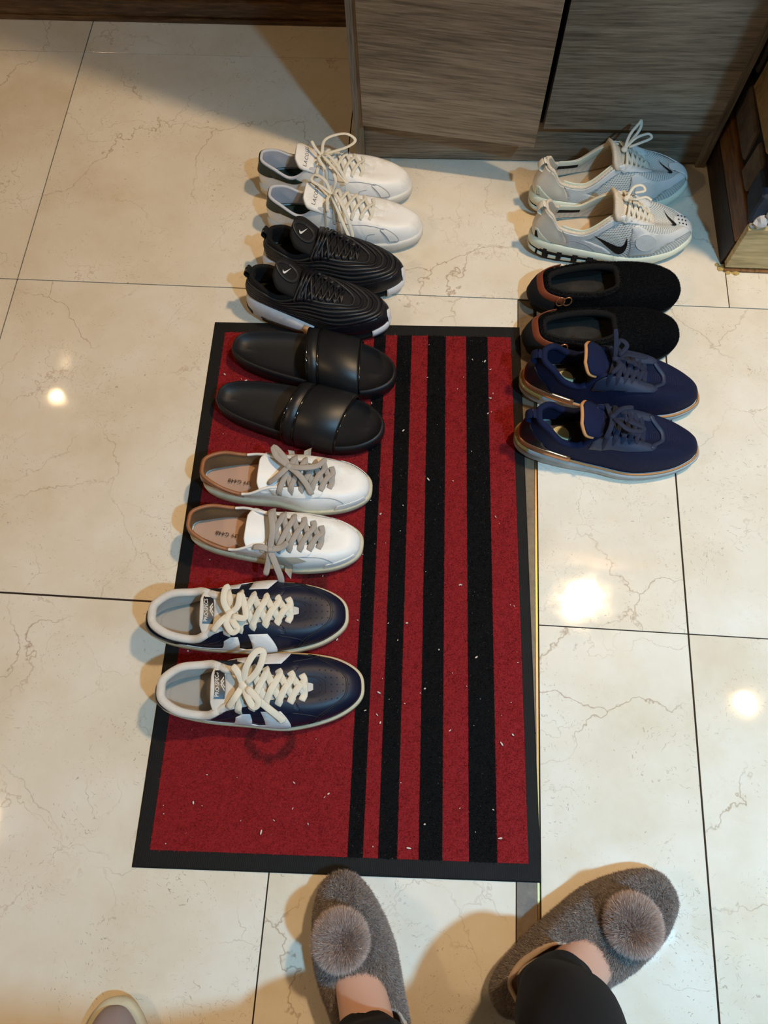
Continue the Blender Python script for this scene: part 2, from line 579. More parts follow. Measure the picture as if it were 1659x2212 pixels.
RUB = N('mat_rubber')
_v = RUB.coord('Object', rot=(0, 0, 0.03))
_w = RUB.n('ShaderNodeTexWave', wave_type='BANDS', bands_direction='X')
_w.inputs['Scale'].default_value = 120
RUB.l(_v, _w.inputs['Vector'])
RUB.col(RUB.mix(RUB.noise(_v, 30, 5), lin((16, 15, 15)), lin((28, 27, 26))))
RUB.rough(0.75)
RUB.b.inputs['Specular IOR Level'].default_value = 0.25
RUB.bump(_w.outputs['Fac'], 0.35, 0.0006)
RUBBER = RUB.m
FIB = fibre_mat('pile_fibre')
mat_ = empty('doormat', (0, 0, 0), label='red doormat with four black stripes and a black rubber border', cat='mat')
BT, PT = 0.0035, 0.0062
# border
bu, bv = 0.040, 0.026
U = [0, bu, 1 - 0.030, 1]
Vv = [0, bv, 1 - 0.026, 1]
Vs, Fs = [], []
for zz, ins in ((0.0002, 0.0), (BT * 0.5, 0.0), (BT, 0.004)):
    for a, b in ((ins, ins * .6), (1 - ins, ins * .6), (1 - ins, 1 - ins * .6), (ins, 1 - ins * .6)):
        p = mq(a, b); Vs.append((p[0], p[1], zz))
for a, b in ((U[1], Vv[1]), (U[2], Vv[1]), (U[2], Vv[2]), (U[1], Vv[2])):
    p = mq(a, b); Vs.append((p[0], p[1], BT))
for a, b in ((U[1], Vv[1]), (U[2], Vv[1]), (U[2], Vv[2]), (U[1], Vv[2])):
    p = mq(a, b); Vs.append((p[0], p[1], 0.0002))
for k in range(4):
    for i in range(4):
        Fs.append((4 * k + i, 4 * k + (i + 1) % 4, 4 * k + 4 + (i + 1) % 4, 4 * k + 4 + i))
mesh('rubber_border', Vs, Fs, RUBBER, mat_, smooth=False)['label'] = 'black ribbed rubber border'
RED, BLK = np.array(lin((158, 38, 42))), np.array(lin((18, 17, 18)))
bands = [(bu, 0.529, 0), (0.529, 0.567, 1), (0.567, 0.604, 0), (0.604, 0.651, 1), (0.651, 0.703, 0), (0.703, 0.761, 1), (0.761, 0.826, 0), (0.826, 0.895, 1), (0.895, 0.970, 0)]
# faded print left on the pile: a ring and remains of neighbouring letters (u, v in the mat)
RING = (0.312, 0.194, 0.066, 0.034, 0.041, 0.0205)


def faded(u, v):
    du, dv = (u - RING[0]), (v - RING[1])
    r1 = (du / RING[2]) ** 2 + (dv / RING[3]) ** 2
    r2 = (du / RING[4]) ** 2 + (dv / RING[5]) ** 2
    m = (r1 < 1) & (r2 > 1)
    m |= (u > 0.255) & (u < 0.40) & (v > 0.632) & (v < 0.668)
    m |= (u > 0.262) & (u < 0.30) & (v > 0.42) & (v < 0.50)
    m |= (u > 0.36) & (u < 0.43) & (v > 0.42) & (v < 0.50)
    return m


def pile(u0, u1, blk, n_per):
    name = 'black_stripe' if blk else 'red_pile'
    area = (u1 - u0) * 0.566 * 0.89
    n = int(area * n_per)
    c0 = BLK if blk else RED
    # ground sheet
    nu, nv = max(3, int((u1 - u0) * 90)), 120
    uu, vv = np.meshgrid(np.linspace(u0, u1, nu + 1), np.linspace(bv, 1 - 0.026, nv + 1))
    P = mq(uu, vv).reshape(-1, 2)
    Z = PT - 0.0022 + 0.0008 * rng.random(len(P))
    edge = (np.abs(uu - u0) < 1e-9) | (np.abs(uu - u1) < 1e-9)
    G = np.column_stack([P, Z])
    idx = np.arange((nu + 1) * (nv + 1)).reshape(nv + 1, nu + 1)
    q = np.stack([idx[:-1, :-1], idx[:-1, 1:], idx[1:, 1:], idx[1:, :-1]], -1).reshape(-1, 4)
    tri = np.concatenate([q[:, :3], q[:, [0, 2, 3]]])
    gc = np.where(faded(uu.ravel(), vv.ravel())[:, None] & (not blk), RED * 0.42 + 0.006, c0) * 0.75
    # fibres
    fu = u0 + (u1 - u0) * rng.random(n) + rng.normal(0, 0.0016, n)
    fv = np.clip(bv + (0.974 - bv) * rng.random(n) + rng.normal(0, 0.001, n), bv - 0.003, 0.978)
    p = mq(fu, fv)
    ang = rng.random(n) * 2 * pi
    wd = 0.0005
    d = np.column_stack([np.cos(ang), np.sin(ang)]) * wd
    tip = p + rng.normal(0, 0.0010, (n, 2))
    tz = PT + rng.normal(0, 0.0007, n)
    lng = rng.random(n) < 0.01
    tz = tz + np.where(lng, 0.002, 0)
    Vf = np.empty((n, 3, 3))
    Vf[:, 0, :2] = p - d; Vf[:, 1, :2] = p + d; Vf[:, 2, :2] = tip
    Vf[:, 0, 2] = Vf[:, 1, 2] = PT - 0.0026
    Vf[:, 2, 2] = tz
    fc = np.where((faded(fu, fv)[:, None]) & (not blk), RED * 0.45 + 0.006, c0) * (0.85 + 0.35 * rng.random((n, 1)))
    li = rng.random(n) < (0.016 if blk else 0.010)
    fc[li] = fc[li] + np.array(lin((150, 130, 120))) * 0.8
    base = len(G)
    allV = np.concatenate([G, Vf.reshape(-1, 3)])
    allF = np.concatenate([tri, base + np.arange(3 * n).reshape(-1, 3)])
    cc = np.concatenate([gc, np.repeat(fc, 3, 0)])
    cc = np.column_stack([cc, np.ones(len(cc))])
    big_mesh(name, allV, allF, FIB, mat_, cc)


for a, b, k in bands:
    pile(a, b, k, 900000)
# crumbs and lint lying on the mat
CR = plain('crumb', (222, 205, 190), 0.8)
bm = bmesh.new()
for k in range(150):
    p = mq(random.uniform(.05, .96), random.uniform(.03, .97))
    r = random.choice((0.0005, 0.0007, 0.0009, 0.0014))
    m_ = Matrix.Translation((p[0], p[1], PT + 0.001)) @ Matrix.Rotation(random.uniform(0, 6), 4, 'Z') @ Matrix.Diagonal((r * random.uniform(1, 3), r, r, 1))
    bmesh.ops.create_icosphere(bm, subdivisions=1, radius=1, matrix=m_)
me = bpy.data.meshes.new('crumbs'); bm.to_mesh(me); bm.free(); me.materials.append(CR)
o = bpy.data.objects.new('crumbs', me); COL.objects.link(o)
tag(o, 'pale crumbs and lint scattered over the red doormat', 'crumbs', kind='stuff')
# ---------------------------------------------------------------- shoe kit


def pchip(xs, ys):
    xs, ys = np.asarray(xs, float), np.asarray(ys, float)
    h = np.diff(xs); dl = np.diff(ys) / h
    m = np.zeros_like(xs)
    m[0], m[-1] = dl[0], dl[-1]
    for i in range(1, len(xs) - 1):
        m[i] = 0 if dl[i - 1] * dl[i] <= 0 else 2 * dl[i - 1] * dl[i] / (dl[i - 1] + dl[i])

    def f(x):
        x = np.clip(np.asarray(x, float), xs[0], xs[-1])
        i = np.clip(np.searchsorted(xs, x) - 1, 0, len(h) - 1)
        t = (x - xs[i]) / h[i]
        return ((1 + 2 * t) * (1 - t) ** 2 * ys[i] + t * (1 - t) ** 2 * h[i] * m[i] + t * t * (3 - 2 * t) * ys[i + 1] + t * t * (t - 1) * h[i] * m[i + 1])
    return f


def crom(P, n=6, closed=False):
    P = [np.asarray(p, float) for p in P]
    out = []
    k = len(P)
    for i in range(k if closed else k - 1):
        p0 = P[(i - 1) % k] if closed or i > 0 else 2 * P[0] - P[1]
        p1, p2 = P[i], P[(i + 1) % k]
        p3 = P[(i + 2) % k] if closed or i + 2 < k else 2 * P[-1] - P[-2]
        for j in range(n):
            t = j / n
            out.append(0.5 * (2 * p1 + (p2 - p0) * t + (2 * p0 - 5 * p1 + 4 * p2 - p3) * t * t + (3 * p1 - p0 - 3 * p2 + p3) * t ** 3))
    if not closed: out.append(P[-1])
    return out


def sweep(P, wd, th, up=(0, 0, 1), n=8, ups=None, taper=0.0):
    """flattened tube along P; wd, th are full width and thickness"""
    P = [np.asarray(p, float) for p in P]
    V, F = [], []
    k = len(P)
    for i in range(k):
        t = P[min(i + 1, k - 1)] - P[max(i - 1, 0)]
        t = t / (np.linalg.norm(t) + 1e-12)
        u = np.asarray(ups[i] if ups is not None else up, float)
        s = np.cross(t, u)
        if np.linalg.norm(s) < 1e-4: s = np.cross(t, (0.3, 1, 0.2))
        s /= np.linalg.norm(s)
        u = np.cross(s, t)
        q = 1.0
        if taper and (i == 0 or i == k - 1): q = 1 - taper
        for j in range(n):
            a = 2 * pi * j / n
            ca, sa = math.cos(a), math.sin(a)
            ca = math.copysign(abs(ca) ** 0.7, ca); sa = math.copysign(abs(sa) ** 0.7, sa)
            V.append(P[i] + s * ca * wd / 2 * q + u * sa * th / 2 * q)
    for i in range(k - 1):
        for j in range(n):
            F.append((i * n + j, i * n + (j + 1) % n, (i + 1) * n + (j + 1) % n, (i + 1) * n + j))
    F.append(tuple(range(n - 1, -1, -1)))
    F.append(tuple((k - 1) * n + j for j in range(n)))
    return V, F


class MBuf:
    def __init__(s): s.V, s.F = [], []

    def add(s, VF):
        b = len(s.V)
        s.V += list(VF[0])
        s.F += [tuple(i + b for i in f) for f in VF[1]]
        return s

    def out(s, name, mat, parent, **kw): return mesh(name, s.V, s.F, mat, parent, **kw)


def cdt(poly, step):
    P = np.asarray(poly, float)
    lo, hi = P.min(0), P.max(0)
    # resample the outline
    out = []
    for i in range(len(P)):
        a, b = P[i], P[(i + 1) % len(P)]
        m = max(1, int(np.ceil(np.linalg.norm((b - a) / step))))
        for j in range(m): out.append(a + (b - a) * j / m)
    ring = len(out)
    st = np.asarray(step) * np.ones(2)
    gx, gy = np.arange(lo[0] + st[0] / 2, hi[0], st[0]), np.arange(lo[1] + st[1] / 2, hi[1], st[1])
    pts = out + [np.array((x, y)) for x in gx for y in gy]
    r = delaunay_2d_cdt([Vector(p) for p in pts], [], [list(range(ring))], 1, 1e-7)
    return [np.array(p[:]) for p in r[0]], [tuple(f) for f in r[2]]


def text2d(s, height=1.0, bold=False, spacing=1.0):
    cu = bpy.data.curves.new('t', 'FONT')
    cu.body = s
    cu.size = height / 0.69
    cu.space_character = spacing
    cu.resolution_u = 3
    if bold: cu.offset = height * 0.03
    ob = bpy.data.objects.new('t', cu)
    COL.objects.link(ob)
    dg = bpy.context.evaluated_depsgraph_get()
    me = bpy.data.meshes.new_from_object(ob.evaluated_get(dg))
    bm = bmesh.new(); bm.from_mesh(me)
    bmesh.ops.triangulate(bm, faces=bm.faces[:])
    V = [np.array((v.co.x, v.co.y)) for v in bm.verts]
    F = [tuple(v.index for v in f.verts) for f in bm.faces]
    bm.free()
    bpy.data.objects.remove(ob); bpy.data.curves.remove(cu); bpy.data.meshes.remove(me)
    A = np.array(V)
    c = (A.min(0) + A.max(0)) / 2
    return [v - c for v in V], F


SWOOSH = [(1.0, .36), (.75, .262), (.5, .155), (.3, .072), (.2, .036), (.11, .024), (.05, .04), (.012, .085), (0, .14), (.012, .21), (.05, .285), (.11, .36), (.095, .29), (.1, .23), (.13, .195), (.18, .178), (.25, .18), (.34, .198), (.6, .262)]


class Shoe:
    def __init__(s, L=0.285, m=1, lat=None, med=None, pw=0.66, pt=0.70, zs=None, zb=None, xh=0.012, xv=0.185, ow=None, oz=None, ci=None,
                 h1=((0, .45), (.5, .5), (.85, .8), (1, .95)), bulge=((0, .006), (.4, .003), (1, .002)), k2=((0, .25), (.5, .35), (.8, .5), (1, .5)),
                 a2=((0, .35), (.5, .32), (.8, .15), (1, .10)), pi_=0.55, th=0.005, ozm=None):
        s.L, s.m, s.pw, s.pt, s.xh, s.xv, s.pi_, s.th = L, m, pw, pt, xh, xv, pi_, th
        f = lambda d: pchip(*zip(*d))
        s.plat = f(lat or ((0, .031), (.2, .034), (.42, .036), (.66, .049), (.85, .049), (1, .044)))
        s.pmed = f(med or ((0, .031), (.2, .033), (.42, .031), (.68, .043), (.85, .044), (1, .040)))
        s.zs = f(zs or ((0, .030), (.4, .024), (.7, .021), (1, .025)))
        s.zb = f(zb or ((0, .003), (.10, 0), (.72, 0), (1, .008)))
        s.ow = f(ow or ((0, .028), (.2, .030), (.40, .027), (.56, .019), (.75, .016), (1, .013)))
        s.oz = f(oz or ((0, .082), (.12, .075), (.32, .062), (.55, .083), (.75, .074), (1, .058)))
        s.ozm = f(ozm) if ozm else s.oz
        s.ci = f(ci or ((0, 0), (.5, .001), (1, .003)))
        s.h1, s.bu, s.k2, s.a2 = f(h1), f(bulge), f(k2), f(a2)
        s.root = None
        d1 = s.S(np.array([.5]), np.array([.4])); s.sg = 1
        n = s.nrm(np.array([.5]), np.array([.4]))
        s.sg = 1 if (n[0, 1] * -m) > 0 else -1

    def O(s, a):
        a = np.mod(np.asarray(a, float), 2.0)
        lat = a <= 1
        t = np.where(lat, a, 2 - a)
        x = s.L * (1 - np.cos(pi * t)) / 2
        sn = np.clip(np.sin(pi * t), 0, 1)
        wd = np.where(lat, s.plat(x / s.L), s.pmed(x / s.L)) * sn ** (s.pw + (s.pt - s.pw) * (1 - np.cos(pi * t)) / 2)
        l = np.where(lat, wd, -wd)
        return x, l, s.zs(x / s.L), t, lat, sn

    def S(s, a, v):
        a, v = np.broadcast_arrays(np.asarray(a, float), np.asarray(v, float))
        x, l, z, t, lat, sn = s.O(a)
        q = (1 - np.cos(pi * t)) / 2
        xi = s.xh + (s.xv - s.xh) * q
        wi = s.ow(q) * sn ** s.pi_
        li = s.ci(q) + np.where(lat, wi, -wi)
        zi = np.where(lat, s.oz(q), s.ozm(q))
        dz = zi - z
        hx, hl = x - xi, l - li
        hn = np.sqrt(hx * hx + hl * hl) + 1e-9
        b = s.bu(q)
        P1 = (x + hx / hn * b, l + hl / hn * b, z + dz * s.h1(q))
        k = s.k2(q)
        P2 = (xi + hx * k, li + hl * k, zi - dz * s.a2(q))
        B0, B1, B2, B3 = (1 - v) ** 3, 3 * v * (1 - v) ** 2, 3 * v * v * (1 - v), v ** 3
        X = B0 * x + B1 * P1[0] + B2 * P2[0] + B3 * xi
        Lq = B0 * l + B1 * P1[1] + B2 * P2[1] + B3 * li
        Z = B0 * z + B1 * P1[2] + B2 * P2[2] + B3 * zi
        return np.stack([X, -s.m * Lq, Z], -1)

    def nrm(s, a, v):
        e = 0.006
        v0, v1 = np.clip(v - e, 0, 1), np.clip(v + e, 0, 1)
        n = np.cross(s.S(a + e, v) - s.S(a - e, v), s.S(a, v1) - s.S(a, v0))
        return s.sg * n / (np.linalg.norm(n, axis=-1, keepdims=True) + 1e-12)

    def at(s, a, v, off=0.0):
        a, v = np.asarray(a, float), np.asarray(v, float)
        p = s.S(a, v)
        if off: p = p + s.nrm(a, v) * off
        return p

    def grid(s, aa, vv, fn, closed=True):
        A, Vv = np.meshgrid(aa, vv)
        P = fn(A, Vv)
        na, nv = len(aa), len(vv)
        F = []
        for j in range(nv - 1):
            for i in range(na if closed else na - 1):
                F.append((j * na + i, j * na + (i + 1) % na, (j + 1) * na + (i + 1) % na, (j + 1) * na + i))
        uv = np.stack([A.ravel() * 0.30, Vv.ravel() * 0.085], -1)
        return P.reshape(-1, 3), F, uv

    AA = np.linspace(0, 2, 112, endpoint=False)

    def begin(s, name, loc, ang, z0, label, group, cat='shoe'):
        s.root = empty(name, (loc[0], loc[1], z0), math.radians(ang), label, cat, group)
        return s.root

    def upper(s, mat, lining, nv=16, vmin=0.0, lin_to=0.2, collar=None, rim=1.0, name='upper'):
        vv = np.linspace(vmin, 1, nv)
        V, F, uv = s.grid(s.AA, vv, lambda a, v: s.at(a, v))
        up = mesh(name, V, F, mat, s.root, uv=uv)
        s.bvh = BVHTree.FromPolygons([Vector(p) for p in V], F)
        s.upV, s.upF = V, F
        # padded rim and lining
        th = s.th

        def rimf(a, k):
            p = s.S(a, np.ones_like(a)); n = s.nrm(a, np.full_like(a, 0.985))
            t = s.S(a, np.ones_like(a)) - s.S(a, np.full_like(a, .96))
            t /= np.linalg.norm(t, axis=-1, keepdims=True) + 1e-9
            ph = (k * pi)[..., None]
            h = th * rim
            return p - n * h / 2 + n * np.cos(ph) * h / 2 + t * np.sin(ph) * h / 2
        V1, F1, uv1 = s.grid(s.AA, np.linspace(0, 1, 7), rimf)
        ll = np.linspace(1, lin_to, 9)
        V2, F2, uv2 = s.grid(s.AA, ll, lambda a, v: s.at(a, v, -th * (rim if True else 1)))
        b = len(V1)
        mesh('lining', np.concatenate([V1, V2]), F1 + [tuple(i + b for i in f) for f in F2], lining, s.root, uv=np.concatenate([uv1, uv2]))
        return up

    def collar(s, mat, a0, a1, r=0.004, n=40, name='collar'):
        aa = np.linspace(a0, a1, n)
        P = s.at(aa, np.full(n, .995), -s.th * .5)
        P[:, 2] += r * 0.3
        return mesh(name, *sweep(P, 2 * r, 2 * r, n=8), mat, s.root)

    def ring(s, off, f):
        a = s.AA
        x, l, z, t, lat, sn = s.O(a)
        P = np.stack([x, l], -1)
        d = np.roll(P, -1, 0) - np.roll(P, 1, 0)
        n = np.stack([-d[:, 1], d[:, 0]], -1)
        n /= np.linalg.norm(n, axis=1, keepdims=True) + 1e-9
        c = np.array([s.L * .5, 0.0])
        if np.sum(n * (P - c)) < 0: n = -n
        off = np.asarray(off(x / s.L)) if callable(off) else off
        P = P + n * (off[:, None] if isinstance(off, np.ndarray) else off)
        ff = np.asarray(f(x / s.L)) if callable(f) else f
        zz = s.zb(x / s.L) * (1 - ff) + z * ff
        return np.stack([P[:, 0], -s.m * P[:, 1], zz], -1)

    def sole(s, name, mat, rings, cap0=True, cap1=True):
        R = [s.ring(o, f) for o, f in rings]
        n = len(s.AA)
        V = np.concatenate(R)
        F = []
        for j in range(len(R) - 1):
            for i in range(n): F.append((j * n + i, j * n + (i + 1) % n, (j + 1) * n + (i + 1) % n, (j + 1) * n + i))
        if cap0: F.append(tuple(range(n - 1, -1, -1)))
        if cap1: F.append(tuple((len(R) - 1) * n + i for i in range(n)))
        return mesh(name, V, F, mat, s.root)

    def insole(s, mat, z=0.030, inset=-0.003):
        a = s.AA
        P = s.ring(inset, 1.0)
        x = P[:, 0]
        P[:, 2] = z + 0.004 * np.clip((0.35 - x / s.L) / .35, 0, 1) ** 2
        c = np.array([[s.L * .25, 0, z], [s.L * .75, 0, z - .002]])
        n = len(a)
        Q = P.copy(); Q[:, 1] *= .75; Q[:, 0] = s.L * .5 + (Q[:, 0] - s.L * .5) * .9; Q[:, 2] = z
        V = np.concatenate([P, Q])
        F = [(i, (i + 1) % n, n + (i + 1) % n, n + i) for i in range(n)] + [tuple(n + i for i in range(n))]
        return mesh('insole', V, F, mat, s.root)

    def edge(s, x, side, v=1.0, off=0.0):
        """point on the throat edge at lengthwise position x; side 'lat'/'med' or +1/-1 for +y/-y"""
        q = np.clip((x - s.xh) / (s.xv - s.xh), 0, 1)
        t = math.acos(1 - 2 * q) / pi
        lat = (side == 'lat') if isinstance(side, str) else ((side < 0) == (s.m > 0))
        a = t if lat else 2 - t
        return s.at(np.array([a]), np.array([v]), off)[0]

    def eye(s, x, sd, d, up=0.0):
        e = s.edge(x, sd)
        z = s.drop(e[0], e[1] + sd * d, up)
        return np.array((e[0], e[1] + sd * d, z if z is not None else e[2] - .004))

    def drop(s, x, y, dz=0.0):
        h = s.bvh.ray_cast(Vector((x, y, 0.3)), Vector((0, 0, -1)))
        return (h[0].z + dz) if h[0] is not None else None

    def tongue(s, mat, xt, ext=0.035, rise=0.9, w0=0.016, w1=0.026, th=0.005, sink=0.006, name='tongue', lift=0.0, arch=9.0, tipw=1.0):
        """from under the vamp to its free tip; xt = x of the throat top"""
        zt = s.edge(xt, 'lat')[2]
        zv = s.edge(s.xv - 0.001, 'lat')[2]
        xs = np.linspace(s.xv + 0.006, xt, 8)
        C = [np.array((x, 0, s.edge(min(x, s.xv - .001), 'lat')[2] - sink + lift * (1 - (x - xt) / (s.xv - xt)))) for x in xs]
        e = np.array((-math.cos(rise), 0, math.sin(rise)))
        k = 6
        for i in range(1, k + 1):
            f = i / k
            C.append(C[7] + e * ext * f + np.array((-0.004 * f * f, 0, 0)))
        C = crom(C, 3)
        nC = len(C)
        nw = 11
        V = []
        q = np.linspace(0, 1, nC)
        for i, c in enumerate(C):
            hw = w0 + (w1 - w0) * min(1, q[i] / .8)
            # rounded tip
            if q[i] > .86: hw *= (1 - ((q[i] - .86) / .14) ** 2 * 0.45 * tipw)
            for j in range(nw):
                yy = (j / (nw - 1) * 2 - 1) * hw
                V.append((c[0] - arch * 0.1 * yy * yy, yy + s.ci(.7) * -s.m, c[2] - arch * yy * yy))
        F = [(i * nw + j, i * nw + j + 1, (i + 1) * nw + j + 1, (i + 1) * nw + j) for i in range(nC - 1) for j in range(nw - 1)]
        V = np.array(V)
        s.tV, s.tF = V, F
        s.tC = C
        s.tb = BVHTree.FromPolygons([Vector(p) for p in V], F)
        o = mesh(name, V, F, mat, s.root)
        md = o.modifiers.new('solid', 'SOLIDIFY'); md.thickness = th; md.offset = 0
        return o

    def patch(s, name, poly, mat, off=0.0008, thick=0.0, step=(.012, .045), parent=None):
        """poly in (a, v); a<0 is the medial side counted from the heel"""
        P, F = cdt(poly, step)
        A = np.array(P)
        V = s.at(A[:, 0], A[:, 1], off)
        return mesh(name, V, F, mat, parent or s.root, solid=thick, uv=np.stack([A[:, 0] * .3, A[:, 1] * .085], -1))

    def seam(s, name, path, mat, r=0.0006, n=40, parent=None, off=0.0003, wide=1.0):
        P = np.array(crom([np.array(p) for p in path], 8))
        W = s.at(P[:, 0], P[:, 1], off)
        ups = s.nrm(P[:, 0], P[:, 1])
        return mesh(name, *sweep(W, 2 * r * wide, 2 * r, ups=ups, n=6), mat, parent or s.root)

    def decal(s, name, VF, mat, c, e1, e2, off=0.0008, bvh=None, parent=None, size=1.0, thick=0.0, reach=0.08):
        """project a flat figure along e1 x e2 on to the upper (or another surface)"""
        c, e1, e2 = (np.asarray(k, float) for k in (c, e1, e2))
        e1 = e1 / np.linalg.norm(e1); e2 = e2 - e1 * (e2 @ e1); e2 /= np.linalg.norm(e2)
        n = np.cross(e1, e2)
        bvh = bvh or s.bvh
        V = []
        for p in VF[0]:
            o = c + (e1 * p[0] + e2 * p[1]) * size
            h = bvh.ray_cast(Vector(o + n * reach), Vector(-n))
            V.append(np.array(h[0]) + n * off if h[0] is not None else o)
        return mesh(name, V, VF[1], mat, parent or s.root, smooth=False, solid=thick)

    def laces(s, mat, xs, wd=0.006, th=0.0018, rise=0.004, style='cross', ev=0.86, extra=(), name='laces', lastbar=True, sag=0.0, spread=0.0):
        b = MBuf()
        k = len(xs)

        def eye(i, sd): return s.eye(xs[i], sd, ev, .0012)

        def ed(i, sd): return s.edge(xs[i], sd, .97, 0.0022)

        def bar(i, j, sd, lift):
            p0, p1 = eye(i, sd), ed(i, sd)
            q1, q0 = ed(j, -sd), eye(j, -sd)
            mid = (p1 + q1) / 2 + np.array((0, 0, rise + lift))
            m1 = p1 * .6 + q1 * .4 + np.array((0, 0, rise * .85 + lift)); m2 = p1 * .4 + q1 * .6 + np.array((0, 0, rise * .85 + lift))
            P = crom([p0 + (p0 - p1) * .10 - np.array((0, 0, .0045)), p0, p1 + np.array((0, 0, lift)), m1, m2, q1 + np.array((0, 0, lift)), q0, q0 + (q0 - q1) * .10 - np.array((0, 0, .0045))], 4)
            b.add(sweep(P, wd, th, n=8, taper=.3))
        if lastbar: bar(k - 1, k - 1, 1, 0.0005)
        for i in range(k - 1):
            if style == 'straight':
                bar(i, i, 1, 0.0008)
            else:
                bar(i, i + 1, 1, 0.0006)
                bar(i, i + 1, -1, 0.0024)
        for e in extra: b.add(e)
        return b.out(name, mat, s.root)

    def strand(s, pts, wd=0.006, th=0.0018, clear=0.0025, rel=None, up=(0, 0, 1)):
        """lace end or loop: local points (x, y, z) or (x, y, None) lying on the upper"""
        rel = np.asarray(rel if rel is not None else (0, 0, 0), float)
        Q = []
        for p in pts:
            x, y = p[0] + rel[0], p[1] + rel[1]
            z = p[2] + rel[2] if p[2] is not None else None
            h = s.drop(x, y, clear)
            if z is None: z = h if h is not None else 0.02
            elif h is not None: z = max(z, h)
            Q.append((x, y, z))
        return sweep(crom(Q, 5), wd, th, n=8, up=up, taper=.3)


def ball(c, r, sc=(1, 1, 1), n=2):
    bm = bmesh.new()
    bmesh.ops.create_icosphere(bm, subdivisions=n, radius=1)
    V = [np.array((c[0] + v.co.x * r * sc[0], c[1] + v.co.y * r * sc[1], c[2] + v.co.z * r * sc[2])) for v in bm.verts]
    F = [tuple(v.index for v in f.verts) for f in bm.faces]
    bm.free()
    return V, F


def disc2d(r, n=14, ry=None):
    ry = ry or r
    return [(r * math.cos(2 * pi * i / n), ry * math.sin(2 * pi * i / n)) for i in range(n)]


def fan(poly):
    return [np.array(p) for p in poly], [tuple(range(len(poly)))]


def dots(pts, r, n=7):
    V, F = [], []
    for x, y in pts:
        b = len(V)
        V += [np.array((x + r * math.cos(2 * pi * i / n), y + r * math.sin(2 * pi * i / n))) for i in range(n)]
        F.append(tuple(b + i for i in range(n)))
    return V, F


def fur(name, V, F, n, ln, wd, mat, parent, cols, flow=(0, 0, 0), k=0.5, jit=0.35, clump=0.0, lnv=0.3):
    """n bent blades sampled over the triangles/quads of (V, F)"""
    V = np.asarray(V, float)
    T = []
    for f in F:
        for i in range(1, len(f) - 1): T.append((f[0], f[i], f[i + 1]))
    T = np.array(T)
    a, b, c = V[T[:, 0]], V[T[:, 1]], V[T[:, 2]]
    cr = np.cross(b - a, c - a)
    ar = np.linalg.norm(cr, axis=1) / 2
    t = rng.choice(len(T), n, p=ar / ar.sum())
    r1, r2 = np.sqrt(rng.random(n))[:, None], rng.random(n)[:, None]
    P = a[t] * (1 - r1) + b[t] * r1 * (1 - r2) + c[t] * r1 * r2
    nn = cr[t] / (np.linalg.norm(cr[t], axis=1, keepdims=True) + 1e-12)
    cen = V.mean(0)
    sgn = np.sign(np.sum(nn * (P - cen), 1))[:, None]
    nn = nn * np.where(sgn == 0, 1, sgn)
    fl = np.asarray(flow, float)
    d = nn * (1 - k) + fl * k + rng.normal(0, jit, (n, 3))
    if clump:
        ph = np.sin(P @ rng.normal(0, 1, (3, 3)) * 260 + 1.3) + np.sin(P @ rng.normal(0, 1, (3, 3)) * 120)
        d = d + ph * clump
    d /= np.linalg.norm(d, axis=1, keepdims=True)
    l = ln * (1 + rng.normal(0, lnv, (n, 1))).clip(.3, 1.9)
    sd = np.cross(d, rng.normal(0, 1, (n, 3)))
    sd /= np.linalg.norm(sd, axis=1, keepdims=True) + 1e-12
    mid = P + d * l * .55
    d2 = d + fl * k * .7 + np.array((0, 0, -.15))
    d2 /= np.linalg.norm(d2, axis=1, keepdims=True)
    tip = mid + d2 * l * .5
    Q = np.empty((n, 5, 3))
    Q[:, 0] = P - sd * wd; Q[:, 1] = P + sd * wd
    Q[:, 2] = mid + sd * wd * .7; Q[:, 3] = mid - sd * wd * .7; Q[:, 4] = tip
    ix = (np.arange(n) * 5)[:, None]
    Fx = np.concatenate([ix + np.array([0, 1, 2]), ix + np.array([0, 2, 3]), ix + np.array([3, 2, 4])])
    cc = np.asarray(cols)[rng.integers(0, len(cols), n)] * (0.8 + 0.4 * rng.random((n, 1)))
    cc = np.column_stack([cc, np.ones(n)])
    C = np.repeat(cc, 5, 0)
    return big_mesh(name, Q.reshape(-1, 3), Fx, mat, parent, C)
# ---------------------------------------------------------------- materials for footwear
M_WHITE = plain('white_leather', (246, 245, 243), 0.42, var=0.03, vs=50, bump=0.10, bs=700, dirt=(214, 206, 194))
M_OFFW = plain('off_white_rubber', (222, 219, 212), 0.5, var=0.05, dirt=(188, 180, 168))
M_RUBGREY = plain('pale_grey_rubber', (188, 188, 186), 0.45, var=0.08, dirt=(150, 146, 140))
M_LINW = plain('grey_white_lining', (200, 203, 212), 0.9, var=0.06, bs=900, bump=0.3)
M_GREEN = plain('dark_green_leather', (20, 44, 40), 0.5, var=0.1)
M_GREENIN = plain('dark_green_insole', (22, 46, 44), 0.85)
M_CREAML = plain('cream_lace', (226, 222, 208), 0.85, var=0.06, bs=1400, bump=0.5)
M_INK = plain('black_print', (22, 20, 22), 0.6, var=0.0, bump=0)
M_INKG = plain('grey_print', (92, 84, 80), 0.7, var=0.0, bump=0)
M_STITCH = plain('grey_stitch', (150, 150, 158), 0.8, var=0.0, bump=0)
M_HOLE = plain('punched_hole', (70, 68, 70), 0.9, var=0.0, bump=0)
M_BLACK = plain('black_textile', (17, 17, 19), 0.8, var=0.15, bs=900, bump=0.4)
M_BLACKL = plain('black_leather', (24, 24, 30), 0.38, var=0.1, bump=0.1)
M_PIPE = plain('charcoal_piping', (38, 39, 42), 0.45, var=0.08)
M_BLINE = plain('black_lining', (13, 13, 14), 0.95)
